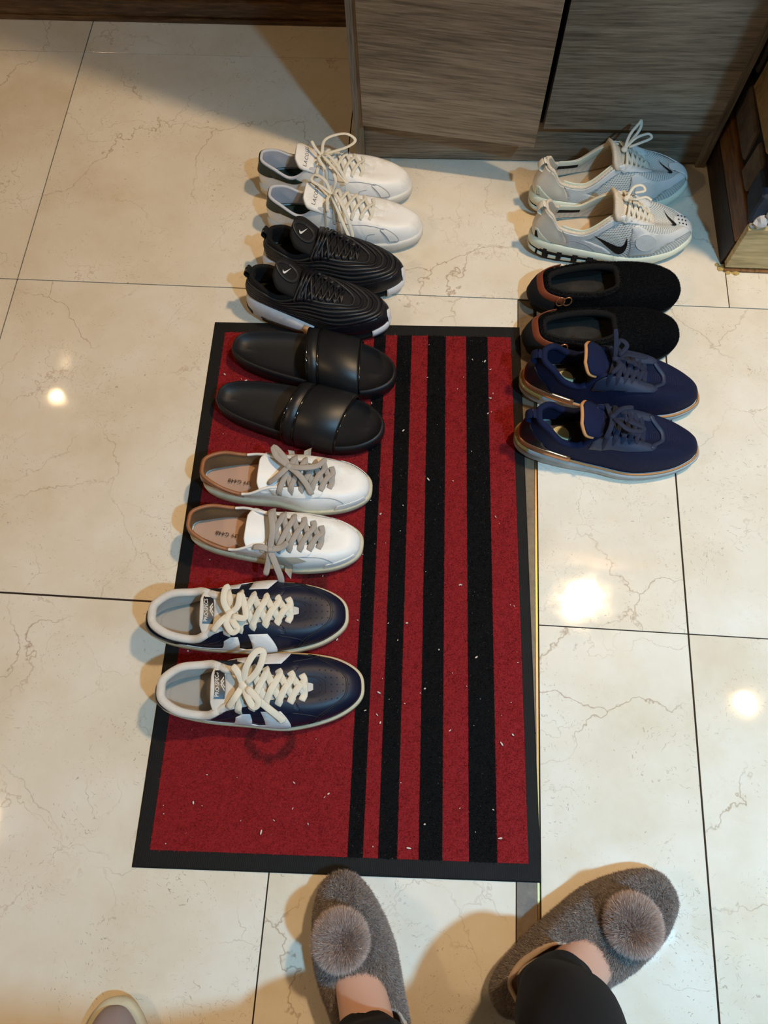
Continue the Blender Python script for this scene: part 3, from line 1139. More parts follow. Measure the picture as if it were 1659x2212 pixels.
M_BINS = plain('black_insole_worn', (30, 29, 27), 0.95, dirt=(54, 48, 42))
M_WFOAM = plain('white_foam', (226, 225, 228), 0.5, var=0.03, dirt=(196, 190, 182))
M_TANS = plain('sunlit_sole_tan', (186, 150, 112), 0.35, var=0.08)  # tan stands for sunlight painted on to the sole
M_AIR = plain('dark_air_window', (52, 42, 34), 0.12, var=0.2)
M_CLEAR = plain('yellowed_clear_plastic', (176, 168, 140), 0.25, var=0.1)
M_SLIDE = plain('black_eva', (24, 25, 28), 0.50, var=0.08, bs=1200, bump=0.12)
M_STRAP = plain('black_strap', (26, 27, 30), 0.40, var=0.06, bs=1000, bump=0.08)
M_GLOSS = plain('black_gloss', (14, 14, 15), 0.08, var=0.0, bump=0, spec=0.7)
M_STARW = plain('white_worn_leather', (243, 241, 237), 0.42, var=0.03, bump=0.12, bs=350, dirt=(212, 200, 182))
M_BROWN = plain('tan_brown_leather', (152, 98, 62), 0.42, var=0.10)
M_TANIN = plain('olive_tan_inner', (128, 96, 64), 0.75, var=0.15, dirt=(88, 64, 42))
M_PINKIN = plain('pink_tan_insole', (190, 152, 128), 0.75, var=0.05)
M_BEIGE = plain('aged_rubber', (204, 194, 166), 0.55, var=0.06, dirt=(176, 164, 134))
M_SUEDE = plain('grey_suede', (182, 174, 158), 0.95, var=0.08, bs=500, bump=0.5)
M_GREYL = plain('grey_lace', (172, 163, 154), 0.85, var=0.08, bs=1300, bump=0.5)
M_SPONGE = plain('beige_sponge', (176, 150, 108), 0.95, var=0.25, vs=300, bump=0.8, bs=300)
M_NAVYL = plain('navy_leather', (19, 25, 46), 0.42, var=0.12, bump=0.12, bs=450, spec=0.3)
M_NAVYD = plain('navy_dark_counter', (36, 34, 40), 0.5, var=0.1)
M_STRIPEW = plain('white_stripe_leather', (232, 230, 228), 0.4, var=0.03)
M_COLLW = plain('padded_white_textile', (216, 208, 198), 0.95, var=0.06, vs=30, bs=800, bump=0.4, dirt=(190, 180, 168))
M_GREYIN = knit('grey_woven_insole', (176, 166, 154), (146, 136, 126), scale=700, size=0.3, coord='Object', bump=0.3)
M_LACEW = plain('ivory_lace', (232, 222, 202), 0.85, var=0.06, bs=1200, bump=0.5)
M_YRUB = plain('yellowed_rubber', (216, 200, 168), 0.5, var=0.06, dirt=(178, 148, 104))
M_MESHW = knit('white_mesh', (226, 228, 224), (172, 176, 176), scale=300, size=0.30, rot=0.78, bump=0.9)
M_PALES = plain('pale_synthetic', (222, 224, 224), 0.45, var=0.03, dirt=(204, 204, 196))
M_NIVORY = plain('ivory_synthetic', (226, 218, 204), 0.55, var=0.04, dirt=(206, 194, 172))
M_MINT = plain('yellow_green_plastic', (218, 224, 206), 0.4, var=0.05)
M_KNITW = knit('ivory_spacer_mesh', (224, 212, 194), (180, 166, 148), scale=620, size=0.3, coord='Object', bump=0.4)
M_BONE = plain('bone_insole', (214, 192, 164), 0.9, var=0.06)
M_NAVYK = knit('navy_knit', (17, 27, 64), (8, 12, 30), scale=520, size=0.30, bump=0.8)
M_NAVYT = plain('navy_textile', (17, 26, 58), 0.85, var=0.12, bs=900, bump=0.4, spec=0.2)
M_SLATE = plain('slate_blue_synthetic', (40, 50, 74), 0.5, var=0.08)
M_NLACE = plain('navy_lace', (26, 34, 58), 0.8, var=0.1, bs=1300, bump=0.5)
M_ROSE = plain('rose_gold_film', (206, 146, 104), 0.28, var=0.06, metal=0.75, bump=0.05)
M_ICE = plain('ice_grey_foam', (176, 186, 190), 0.38, var=0.06, dirt=(130, 136, 136))
M_AMBER = plain('amber_clear_heel', (140, 112, 62), 0.12, var=0.15, spec=0.6)
M_TANED = plain('tan_tongue_edge', (196, 142, 92), 0.8)
M_GREYINS = plain('worn_grey_insole', (72, 70, 70), 0.95, var=0.2, vs=80, dirt=(48, 46, 44))
M_STICK = plain('pale_yellow_sticker', (222, 218, 170), 0.6, var=0.03)
M_FURBASE = plain('black_fur_backing', (8, 8, 9), 0.95)
M_BELT = plain('brown_heel_strap', (120, 58, 34), 0.45, var=0.15)
M_FIBRE2 = fibre_mat('fur_fibre', 0.8, 0.12)
M_GFUR = plain('grey_fur_backing', (92, 82, 76), 0.95)
M_PIPEB = plain('beige_piping', (196, 172, 150), 0.7)


def trim_sole(s, name, mat, rings, lo, hi):
    """part of a sole wall between a=lo and a=hi (a<0 medial)"""
    n = max(6, int((hi - lo) * 60))
    aa = np.linspace(lo, hi, n)
    full = s.AA
    V = []
    for o, f in rings:
        R = s.ring(o, f)
        ext = np.concatenate([R, R, R])
        ax = np.concatenate([full - 2, full, full + 2])
        V.append(np.stack([np.interp(aa, ax, ext[:, k]) for k in range(3)], -1))
    V = np.concatenate(V)
    F = [(j * n + i, j * n + i + 1, (j + 1) * n + i + 1, (j + 1) * n + i) for j in range(len(rings) - 1) for i in range(n - 1)]
    return mesh(name, V, F, mat, s.root, solid=0.0012)


def pull_tab(s, mat, h=0.02, wd=0.012, out=0.010, v=0.80, name='pull_tab', top=0.004):
    p0 = s.at(np.array([0.0]), np.array([v]), 0.001)[0]
    p1 = s.at(np.array([0.0]), np.array([.99]), 0.0)[0]
    P = [p0, p0 + np.array((-out * .8, 0, h * .35)), p1 + np.array((-out, 0, top)), p1 + np.array((-out * .3, 0, top + .004)), p1 + np.array((0.004, 0, -.002)), p1 + np.array((0.006, 0, -.012))]
    return mesh(name, *sweep(crom(P, 5), wd, 0.0022, up=(1, 0, .3)), mat, s.root)


def eyelets(s, mat, xs, v=0.86, r=0.0016, name='eyelet', off=0.0009):
    b = MBuf()
    for x in xs:
        for sd in (1, -1):
            p = s.eye(x, sd, v, off)
            b.add(ball(p, r, (1, 1, .5), 1))
    return b.out(name, mat, s.root)


def bow(s, at, loops, wd, th, knot=0.006):
    """knot at local point, loops/ends as offsets from it"""
    out = [ball(at, knot, (1, 1, .7), 2)]
    for pts in loops:
        out.append(s.strand(pts, wd, th, rel=at))
    return out


# ---------------------------------------------------------------- white tennis shoes
def tennis(m, loc, ang, z0, label, loops):
    s = Shoe(L=0.288, m=m, xh=0.008, xv=0.214, oz=((0, .086), (.12, .078), (.28, .061), (.48, .080), (.75, .072), (1, .057)),
             ow=((0, .028), (.18, .032), (.34, .031), (.48, .025), (.75, .021), (1, .016)), th=.0055, zs=((0, .030), (.4, .026), (.7, .024), (1, .027)))
    r = s.begin('tennis_shoe', loc, ang, z0, label, 'white tennis shoes')
    s.upper(M_WHITE, M_LINW)
    s.sole('outsole', M_RUBGREY, [(-.008, 0), (-.002, 0), (.0025, .08), (.003, .3)])
    s.sole('midsole', M_OFFW, [(.0028, .28), (.0042, .34), (.0042, .86), (.003, 1.0), (-.003, 1.05)], cap0=False)
    s.insole(M_GREENIN, .031)
    low = [(-.40, .72), (-.30, .60), (-.16, .50), (0, .46), (.16, .50), (.30, .60), (.40, .72)]
    s.patch('heel_tab', low + [(.385, .985), (.2, .99), (0, .99), (-.2, .99), (-.385, .985)], M_GREEN, .0010, .0012)
    s.tongue(M_WHITE, .110, ext=.036, rise=.62, w0=.020, w1=.029, th=.006, sink=.003)
    tip = s.tC[-10]
    s.decal('tongue_lettering', text2d('LACOSTE', .0068, spacing=1.15), M_INKG, (tip[0], 0, tip[2]), (0, 1, 0), (-.78, 0, .62), bvh=s.tb, off=.0036)
    sd = 1 if m > 0 else -1
    for sg in (1, -1):
        s.seam('stitching', [(sg * .46, .95), (sg * .52, .66), (sg * .58, .58), (sg * .66, .56), (sg * .72, .40), (sg * .745, .02)], M_STITCH, .00045)
        s.seam('stitching', [(sg * .60, .02), (sg * .62, .25), (sg * .66, .30)], M_STITCH, .0004)
    near = sd
    px = [(near * a_, v_) for a_, v_ in ((.715, .06), (.70, .40), (.735, .42), (.765, .06))]
    s.patch('side_patch', px, M_WHITE, .0014, 0, step=(.006, .02))
    s.seam('patch_stitching', px + px[:1], M_STITCH, .0004, off=.0015)
    for sg in (1, -1):
        V, F = [], []
        for i in range(3):
            for j in range(4):
                b = len(V)
                ca, cv = sg * (.495 + .022 * j + .008 * i), .30 + .075 * i
                for t in range(6):
                    q = s.at(np.array([ca + .0022 * math.cos(t * pi / 3)]), np.array([cv + .010 * math.sin(t * pi / 3)]), .0006)[0]
                    V.append(q)
                F.append(tuple(range(b, b + 6)))
        mesh('vent_holes', V, F, M_HOLE, r, smooth=False)
    xs = [.116, .132, .148, .164, .180, .196]
    eyelets(s, M_HOLE, xs, .010)
    kz = s.edge(.122, 1)[2] + .010
    s.laces(M_CREAML, xs, wd=.0062, th=.0018, ev=.010, extra=bow(s, (.124, 0, kz), loops, .0060, .0018))
    return s


G1 = 'pair of white tennis shoes by the cabinet'
tennis(-1, (-.158, .832), 0.6, 0, 'white tennis shoe with dark green heel nearest the cabinet',
       [[(0, 0, 0), (.006, .022, .016), (.040, .040, .014), (.060, .034, .006), (.046, .016, .006), (.004, 0, .004)],
        [(0, 0, 0), (.012, -.010, .012), (.030, -.026, .006), (.046, -.044, -.010), (.050, -.050, -.014), (.040, -.042, -.008), (.010, -.016, .008), (0, 0, .003)],
        [(0, 0, 0), (-.012, .006, .014), (-.018, .014, .020)], [(0, 0, 0), (-.004, -.014, .008), (.010, -.030, -.004)]])
tennis(1, (-.132, .749), -3.3, 0, 'white tennis shoe with dark green heel touching the back black running shoe',
       [[(0, 0, 0), (.012, -.014, .016), (.032, -.040, .004), (.046, -.062, -.024), (.042, -.067, -.028), (.032, -.056, -.016), (.010, -.022, .006), (0, 0, .003)],
        [(0, 0, 0), (-.010, .012, .020), (-.030, .022, .022), (-.036, .014, .016), (-.014, .004, .012), (0, 0, .003)],
        [(0, 0, 0), (.008, .012, .020), (.004, .022, .028)], [(0, 0, 0), (-.004, -.016, .006), (-.002, -.034, -.006)]])


# ---------------------------------------------------------------- black running shoes
def runner_black(m, loc, ang, z0, label):
    s = Shoe(L=0.252, m=m, xh=0.010, xv=0.180, oz=((0, .094), (.12, .088), (.30, .074), (.56, .090), (.78, .078), (1, .060)),
             lat=((0, .031), (.2, .035), (.42, .038), (.66, .047), (.85, .046), (1, .040)), med=((0, .031), (.2, .034), (.42, .035), (.66, .043), (.85, .043), (1, .038)),
             ow=((0, .028), (.2, .033), (.38, .032), (.56, .025), (.75, .022), (1, .018)), th=.007, zs=((0, .046), (.25, .039), (.5, .024), (.8, .018), (1, .030)), zb=((0, .006), (.10, 0), (.72, 0), (1, .012)))
    r = s.begin('running_shoe', loc, ang, z0, label, 'black running shoes')
    s.upper(M_BLACK, M_BLINE)
    s.sole('outsole', M_BLINE, [(-.008, 0), (-.002, 0), (.0015, .08), (.0015, .5), (-.004, 1.0)])
    trim_sole(s, 'midsole', M_WFOAM, [(-.002, .0), (.0065, .04), (.0085, .14), (.0082, .42), (.0085, .50), (.0070, .75), (.004, .98), (-.003, 1.06)], -.52, .50)
    trim_sole(s, 'sunlit_sole_end', M_TANS, [(.002, .02), (.0115, .14), (.0110, .40), (.0120, .52), (.0105, .90), (.002, .98)], .455, .555)  # sunlit end of the sole, the light put into its colour
    for sg in (1, -1):
        trim_sole(s, 'air_window', M_AIR, [(.0078, .14), (.0100, .20), (.0096, .40)], *sorted((sg * .215, sg * .49)))
    trim_sole(s, 'air_window', M_AIR, [(.0078, .14), (.0100, .22), (.0095, .40)], -.13, .13)
    trim_sole(s, 'toe_bumper', M_WFOAM, [(-.002, .0), (.003, .10), (.004, .5), (.003, .9), (-.001, 1.1)], .80, 1.20)
    s.patch('toe_bumper_tip', [(.955, .0), (.965, .16), (1.0, .24), (1.035, .16), (1.045, .0)], M_WFOAM, .0030, .001)
    s.insole(M_BINS, .046)
    s.patch('mudguard', [(.52, .01), (.62, .18), (.74, .26), (.86, .30), (1.0, .34), (1.14, .30), (1.26, .26), (1.38, .18), (1.48, .01)], M_BLACKL, .0012, .0012)
    for k, (v0, vt) in enumerate(((.10, .36), (.24, .46), (.38, .56), (.52, .66), (.66, .77), (.80, .90))):
        aa = np.linspace(0, 2, 17)[:-1]
        path = []
        for a in aa:
            t = a if a <= 1 else 2 - a
            q = t * t * (3 - 2 * t)
            v = v0 * (1 - q) + vt * q + .06 * math.exp(-((t - .42) / .12) ** 2) - .05 * math.exp(-((t - .62) / .10) ** 2)
            path.append((a, v))
        C = crom([np.array(p) for p in path] , 8)
        C2 = C + [np.array((2.0 + d[0] - 0, d[1])) for d in C[:0]]
        P = np.array(C2 + [np.array((2.0, path[0][1]))])
        W = s.at(P[:, 0], P[:, 1].clip(.02, .97), .0006)
        mesh('piping', *sweep(W, .0064 - .0004 * k, .0042, ups=s.nrm(P[:, 0], P[:, 1].clip(.02, .97)), n=8), M_PIPE if k % 2 else M_BLACKL, r)
    s.tongue(M_BLACK, .098, ext=.048, rise=.78, w0=.020, w1=.032, th=.009, sink=.002, arch=12)
    tip = s.tC[-8]
    e2 = (-.71, 0, .70)
    c = np.array((tip[0], 0, tip[2]))
    ov = [(.015 * math.cos(t) * (1 - .16 * math.sin(t)), .021 * math.sin(t)) for t in np.linspace(0, 2 * pi, 28, endpoint=False)]
    P3 = []
    for x, y in ov:
        o = c + np.array((0, x, 0)) + np.array(e2) * y
        n = np.array((.70, 0, .71))
        h = s.tb.ray_cast(Vector(o + n * .06), Vector(-n))
        P3.append(np.array(h[0]) + n * .0055 if h[0] is not None else o + n * .003)
    mesh('tongue_badge_rim', *sweep(crom(P3, 2, True) + [P3[0]], .0065, .0024, up=(.70, 0, .71)), M_PIPE, r)
    ca, sa = math.cos(-.82), math.sin(-.82)
    sw = [((x - .5) * .022 * ca - (y - .2) * .022 * sa, (x - .5) * .022 * sa + (y - .2) * .022 * ca) for x, y in SWOOSH]
    V, F = cdt(sw, (.003, .003))
    s.decal('swoosh', (V, F), M_WFOAM, c, (0, .80, .0), e2, bvh=s.tb, off=.0054)
    # turn the tick upright like the badge shows
    xs = [.106, .117, .128, .139, .150, .160, .168]
    lo = []
    for i, d in enumerate((.0, .006, .012)):
        p = [s.edge(.096 + d, 1, .95, .004), np.array((.104 + d * 1.2, 0, s.edge(.104, 1)[2] + .012)), s.edge(.102 + d * 1.6, -1, .95, .004)]
        lo.append(sweep(crom([p[0] + (0, .004, -.006), p[0], p[1], p[2], p[2] + (0, -.004, -.006)], 6), .0042, .003))
        p = [s.edge(.100 + d * 1.5, 1, .95, .004), np.array((.106 + d, 0, s.edge(.104, 1)[2] + .014)), s.edge(.094 + d, -1, .95, .004)]
        lo.append(sweep(crom([p[0] + (0, .004, -.006), p[0], p[1], p[2], p[2] + (0, -.004, -.006)], 6), .0042, .003))
    s.laces(M_BLACKL, xs, wd=.0046, th=.0026, ev=.004, rise=.003, extra=lo)
    for x in (.122, .133, .144, .155):
        for sd in (1, -1):
            p = s.edge(x, sd, .90, .002)
            q = s.edge(x + .001, sd, .98, .004)
            mesh('lace_loop', *sweep([p, (p + q) / 2 + np.array((0, 0, .002)), q + np.array((0, -sd * .005, .001))], .007, .002), M_PIPE, r)
    pull_tab(s, M_BLACK, .020, .016, .007, .80, top=.004)
    P0 = s.at(np.array([0.0]), np.array([.99]))[0]
    for dy in (-.004, .004):
        mesh('reflective_line', *sweep(crom([P0 + np.array((-.0088, dy, -.012)), P0 + np.array((-.0082, dy, .003)), P0 + np.array((-.004, dy, .0088))], 4), .0012, .0006), M_RUBGREY, r)
    return s


runner_black(-1, (-.122, .650), -7.2, 0, 'black running shoe with ridged sides touching the front white tennis shoe')
_s = runner_black(1, (-.141, .560), -7.6, 0.0024, 'black running shoe with white heel just behind the black slides')
_s.root.rotation_euler[0] = math.radians(-2.0)   # its near side rests on the rim of the mat


# ---------------------------------------------------------------- black slides
def slide(m, loc, ang, z0, label):
    s = Shoe(L=0.288, m=m, lat=((0, .047), (.2, .046), (.45, .048), (.7, .058), (.88, .060), (1, .056)), med=((0, .047), (.2, .045), (.45, .045), (.7, .053), (.88, .056), (1, .053)),
             zs=((0, .036), (.4, .032), (.75, .027), (1, .031)), zb=((0, .003), (.1, 0), (.75, 0), (1, .006)), pw=.74, pt=.84)
    r = s.begin('slide_sandal', loc, ang, z0, label, 'slide')
    r['category'] = 'sandal'
    s.sole('sole', M_SLIDE, [(-.010, 0), (-.003, 0), (.001, .10), (.0005, .4), (.0018, .5), (.0012, .9), (-.0006, 1.0), (-.003, 1.03)], cap1=False)
    R = [s.ring(o, f) for o, f in ((-.003, 1.03), (-.0055, .96), (-.009, .80), (-.016, .70))]
    n = len(s.AA)
    V = list(np.concatenate(R))
    F = [(j * n + i, j * n + (i + 1) % n, (j + 1) * n + (i + 1) % n, (j + 1) * n + i) for j in range(3) for i in range(n)]
    # dished footbed: shrink the last ring towards the long axis
    L3 = R[3]
    for q, dz in ((.66, -.0015), (.33, -.002), (.02, -.002)):
        T = L3.copy(); T[:, 1] *= q; T[:, 2] += dz
        T[:, 0] = s.L * .5 + (L3[:, 0] - s.L * .5) * (1 - .10 * (1 - q))
        b = len(V)
        V += list(T)
        F += [(b - n + i, b - n + (i + 1) % n, b + (i + 1) % n, b + i) for i in range(n)]
    F += [(b + i, b + i + 1, b + n - i - 2, b + n - i - 1) for i in range(n // 2 - 1)]
    mesh('footbed', V, F, M_SLIDE, r)
    x0, x1 = .138, .228

    def strap_pt(fx, ph, off=0.0):
        """fx 0 rear edge .. 1 front edge, ph 0 +y side .. pi -y side"""
        xx = x0 + (x1 - x0) * fx
        c = math.cos(ph)
        sk = .010 * m * c                     # the strap runs a little askew
        wl, wm = float(s.plat(xx / s.L)), float(s.pmed(xx / s.L))
        hw = wm if (c > 0) == (m > 0) else wl
        hw *= (math.sin(pi * math.acos(1 - 2 * xx / s.L) / pi)) ** (s.pw + (s.pt - s.pw) * xx / s.L)
        H = .050 - .014 * fx
        y = c * (hw + .0035 + off) * (1 if abs(c) < 1 else 1)
        z = .008 + (H + off + .018) * max(0, math.sin(ph)) ** .62
        return np.array((xx + sk, y, z))
    nph = 32
    prof = [(0, 0), (.03, .0022), (.16, .0024), (.19, .0004), (.225, .0004), (.255, .0024), (.95, .0024), (1.0, .0002)]
    V, F = [], []
    for fx, off in prof:
        for k in range(nph + 1):
            V.append(strap_pt(fx, pi * k / nph, off))
    for j in range(len(prof) - 1):
        for k in range(nph): F.append((j * (nph + 1) + k, j * (nph + 1) + k + 1, (j + 1) * (nph + 1) + k + 1, (j + 1) * (nph + 1) + k))
    o = mesh('strap', V, F, M_STRAP, r, solid=.0045)
    for nm, fx, wd in (('strap_edge', 0.0, .0042), ('strap_groove', .207, .0036), ('strap_edge', 1.0, .0034)):
        P = [strap_pt(fx, pi * (k + .3) / (nph + .6), .0016) for k in range(nph + 1)]
        mesh(nm, *sweep(P, wd, .0022, ups=[np.array((0, math.cos(pi * k / nph), math.sin(pi * k / nph) + .01)) for k in range(nph + 1)]), M_GLOSS, r)['label'] = 'glossy black trim line'
    return s


slide(-1, (-.157, .454), -9.3, PT, 'black rubber slide sandal touching the black running shoe, back one of the pair')
slide(1, (-.170, .354), -9.8, PT, 'black rubber slide sandal behind the white star sneakers, front one of the pair')


# ---------------------------------------------------------------- white star sneakers
def star(m, loc, ang, z0, label, extra):
    s = Shoe(L=0.267, m=m, xh=0.006, xv=0.209, oz=((0, .078), (.12, .070), (.30, .053), (.54, .068), (.78, .062), (1, .050)),
             ow=((0, .032), (.18, .038), (.36, .037), (.54, .028), (.75, .023), (1, .018)), th=.004, zs=((0, .027), (.4, .023), (.7, .021), (1, .024)))
    r = s.begin('star_sneaker', loc, ang, z0, label, 'star sneakers', cat='sneaker')
    s.upper(M_STARW, M_TANIN)
    s.sole('sole', M_BEIGE, [(-.008, 0), (-.002, 0), (.002, .06), (.004, .30), (.0045, .90), (.003, 1.0), (-.003, 1.04)])
    s.insole(M_PINKIN, .028)
    low = [(-.36, .60), (-.26, .46), (-.12, .34), (0, .30), (.12, .34), (.26, .46), (.36, .60)]
    s.patch('heel_tab', low + [(.37, .99), (.2, .995), (0, .995), (-.2, .995), (-.37, .99)], M_BROWN, .0010, .0012)
    s.collar(M_BROWN, -.37, .37, .0030)
    s.collar(M_STARW, .375, .56, .0022, name='topline')
    s.collar(M_STARW, -.56, -.375, .0022, name='topline')
    b2 = BVHTree.FromPolygons([Vector((x, y, .0312)) for x, y in ((0, -.05), (.2, -.05), (.2, .05), (0, .05))], [(0, 1, 2, 3)])
    s.decal('insole_lettering', text2d('39 G448', .0064, False, 1.1), M_INK, (.056, -.004, .03), (-1, .10, 0), (0, -1, 0), bvh=b2, off=.0012)
    s.tongue(M_STARW, .122, ext=.026, rise=.35, w0=.022, w1=.034, th=.005, sink=.006, arch=7)
    mesh('tongue_sponge', *sweep([s.tC[-1] + np.array((.001, y, -.0035 - 7 * y * y)) for y in np.linspace(-.020, .020, 9)], .006, .004), M_SPONGE, r)
    # star cut from suede
    st = []
    for k in range(10):
        q = (.034 if k % 2 == 0 else .0148)
        t = k * pi / 5
        st.append((q * math.cos(t), q * math.sin(t)))
    for sgn in (1, -1):
        lat_y = -m * sgn
        if sgn < 0: continue
        V, F = cdt(st, (.004, .004))
        s.decal('suede_star', (V, F), M_SUEDE, (.156, lat_y * .040, .046), (1, 0, -.02), (0, -lat_y * .8, .6), off=.0010, thick=.0)
    for sg in (1, -1):
        s.seam('stitching', [(sg * .52, .88), (sg * .58, .66), (sg * .66, .56), (sg * .72, .50), (sg * .75, .36), (sg * .76, .02)], M_STITCH, .0005)
        s.patch('eyestay', [(sg * .50, .66), (sg * .57, .56), (sg * .69, .58), (sg * .735, .70), (sg * .735, .985), (sg * .66, .985), (sg * .52, .985)], M_STARW, .0010, .0010)
        s.patch('toe_foxing', [(sg * .70, .0), (sg * .72, .16), (sg * .80, .20), (sg * .90, .18), (sg * .90, .0)], M_STARW, .0010, .0010)
    if m > 0:
        s.decal('side_lettering', text2d('GOODISSTAR', .0042, True, 1.25), M_INKG, (.098, -.034, .0275), (1, -.16, -.02), (0, .5, .8), off=.0016)
    xs = [.130, .146, .162, .178, .193, .206]
    eyelets(s, M_HOLE, xs, .009)
    s.laces(M_GREYL, xs, wd=.0092, th=.0017, ev=.009, rise=.004, extra=extra(s))
    return s


def ext4a(s):
    k = (.142, .008, s.edge(.140, 1)[2] + .012)
    return bow(s, k, [[(0, 0, 0), (-.010, .016, .004), (-.026, .030, .004), (-.020, .014, .004), (0, 0, .002)],
                      [(0, 0, 0), (.016, -.012, .002), (.030, -.026, -.004), (.040, -.040, -.014)],
                      [(0, 0, 0), (.020, -.003, .004), (.044, .002, .002), (.058, .014, .004)],
                      [(0, 0, 0), (-.012, -.016, .002), (-.030, -.028, -.008)]], .0095, .0018)


def ext4b(s):
    k = (.136, -.034, s.edge(.136, -1)[2] + .004)
    return bow(s, k, [[(0, 0, 0), (.002, .026, .012), (-.004, .052, .012), (-.010, .060, .004)],
                      [(0, 0, 0), (.010, -.020, -.010), (.018, -.036, -.024), (.018, -.046, -.036)],
                      [(0, 0, 0), (-.014, .002, .002), (-.026, .001, .0)],
                      [(0, 0, 0), (.016, .004, .0), (.026, .012, .004)],
                      [(0, 0, 0), (-.002, -.018, -.012), (-.006, -.034, -.024)]], .0100, .0018, .005)


star(-1, (-.168, .200), -0.2, PT, 'worn white sneaker with tan brown heel and grey laces, beside the front black slide', ext4a)
star(1, (-.175, .111), -1.5, PT, 'worn white sneaker with a grey suede star facing out and a dangling grey lace', ext4b)


# ---------------------------------------------------------------- navy leather sneakers with white stripes
def navy(m, loc, ang, z0, label, extra, tag_txt):
    s = Shoe(L=0.296, m=m, xh=0.016, xv=0.222, oz=((0, .086), (.12, .080), (.28, .062), (.48, .078), (.75, .070), (1, .056)),
             lat=((0, .038), (.2, .043), (.42, .047), (.66, .056), (.85, .054), (1, .048)), med=((0, .038), (.2, .042), (.42, .045), (.66, .052), (.85, .052), (1, .046)),
             ow=((0, .034), (.16, .043), (.32, .042), (.46, .029), (.75, .019), (1, .014)), th=.010, zs=((0, .028), (.4, .024), (.7, .022), (1, .026)), bulge=((0, .004), (.4, .008), (.7, .003), (1, .002)))
    r = s.begin('leather_sneaker', loc, ang, z0, label, 'navy sneakers', cat='sneaker')
    s.upper(M_NAVYL, M_COLLW)
    s.collar(M_COLLW, -.44, .44, .0062, name='padded_collar')
    for sg in (1, -1):
        P = np.linspace(sg * .44, sg * .60, 12)
        W = s.at(P, np.full(12, .985), -.002)
        mesh('collar_piping', *sweep(W, .0075, .0055), M_COLLW, r)
    s.sole('outsole', M_YRUB, [(-.008, 0), (-.002, 0), (.002, .06), (.0036, .25), (.004, .80), (.003, 1.0), (-.003, 1.04)])
    s.insole(M_GREYIN, .031, -.004)
    s.patch('heel_counter', [(-.30, .02), (-.26, .42), (-.12, .60), (0, .64), (.12, .60), (.26, .42), (.30, .02)], M_NAVYD, .0010, .0012)
    for sg in (1, -1):
        s.patch('white_stripe', [(sg * .25, .05), (sg * .36, .20), (sg * .425, .32), (sg * .465, .64), (sg * .505, .74), (sg * .53, .72), (sg * .485, .30), (sg * .505, .24), (sg * .53, .30), (sg * .575, .76), (sg * .64, .70),
                                 (sg * .60, .12), (sg * .57, .03)], M_STRIPEW, .0014, .0012)
        s.seam('stitching', [(sg * .36, .80), (sg * .44, .66), (sg * .50, .78), (sg * .60, .76), (sg * .66, .62), (sg * .71, .36), (sg * .70, .05)], M_NAVYD, .0006)
        s.patch('eyestay', [(sg * .47, .78), (sg * .54, .64), (sg * .64, .60), (sg * .70, .62), (sg * .735, .80), (sg * .735, .985), (sg * .64, .985), (sg * .49, .985)], M_NAVYL, .0010, .0010)
    s.seam('toe_cap_stitching', [(.66, .10), (.72, .34), (.80, .44), (.90, .47), (1.0, .48), (1.10, .47), (1.20, .44), (1.28, .34), (1.34, .10)], M_NAVYD, .0008)
    s.seam('toe_cap_stitching', [(.67, .08), (.73, .31), (.81, .41), (.90, .44), (1.0, .45), (1.10, .44), (1.19, .41), (1.27, .31), (1.33, .08)], M_NAVYD, .0005)
    s.seam('vamp_stitching', [(.80, .93), (.88, .84), (1.0, .82), (1.12, .84), (1.20, .93)], M_NAVYD, .0006)
    s.seam('vamp_stitching', [(.80, .90), (.88, .80), (1.0, .775), (1.12, .80), (1.20, .90)], M_NAVYD, .0006)
    pts = []
    for i in range(6):
        for j in range(5):
            if i + abs(j - 2) * .8 < 5.6: pts.append((.238 + i * .0082, (j - 2) * .0105 * (1 - .03 * i)))
    s.decal('vent_holes', dots([(x, y) for x, y in pts], .0009), M_BLINE, (0, 0, 0), (1, 0, 0), (0, 1, 0), off=.0005, reach=.2)
    s.tongue(M_COLLW, .108, ext=.018, rise=.5, w0=.020, w1=.034, th=.007, sink=.004, arch=8)
    tip = s.tC[-7]
    c = np.array((tip[0] + .004, .004, tip[2]))
    s.decal('tongue_label', cdt([(-.020, -.007), (.020, -.007), (.020, .007), (-.020, .007)], (.004, .004)), M_BLACKL, c, (0, 1, 0), (-.7, 0, .7), bvh=s.tb, off=.0044, thick=.0)
    s.decal('tongue_lettering', text2d('PRO-SPECS', .0048, True), M_COLLW, c + np.array((-.0028, 0, .0028)), (0, 1, 0), (-.7, 0, .7), bvh=s.tb, off=.0050)
    for k, dx in enumerate((0, .0045)):
        wv = [(-.010 + dx, -.0055), (-.0075 + dx, -.0055), (-.001 + dx, -.0018), (.004 + dx, -.0050), (.0065 + dx, -.0050), (-.0005 + dx, .0000), (-.0045 + dx, -.0022)]
        s.decal('tongue_emblem', fan(wv), M_COLLW, c, (0, 1, 0), (-.7, 0, .7), bvh=s.tb, off=.0052)
    xs = [.126, .144, .162, .180, .197, .213]
    s.laces(M_LACEW, xs, wd=.0104, th=.0020, ev=.008, rise=.005, extra=extra(s))
    return s


def ext5a(s):
    k = (.134, -.006, s.edge(.130, 1)[2] + .013)
    return bow(s, k, [[(0, 0, 0), (-.008, .018, .006), (-.006, .036, .006), (.0, .040, .004)],
                      [(0, 0, 0), (.006, -.012, .004), (.012, -.022, .002), (.004, -.026, .0), (-.004, -.012, .004), (0, 0, .003)],
                      [(0, 0, 0), (-.012, -.012, .006), (-.024, -.024, .0)],
                      [(0, 0, 0), (.012, .010, .004), (.016, .028, .004), (.024, -.006, .004), (.004, -.004, .004)]], .0098, .0020, .007)


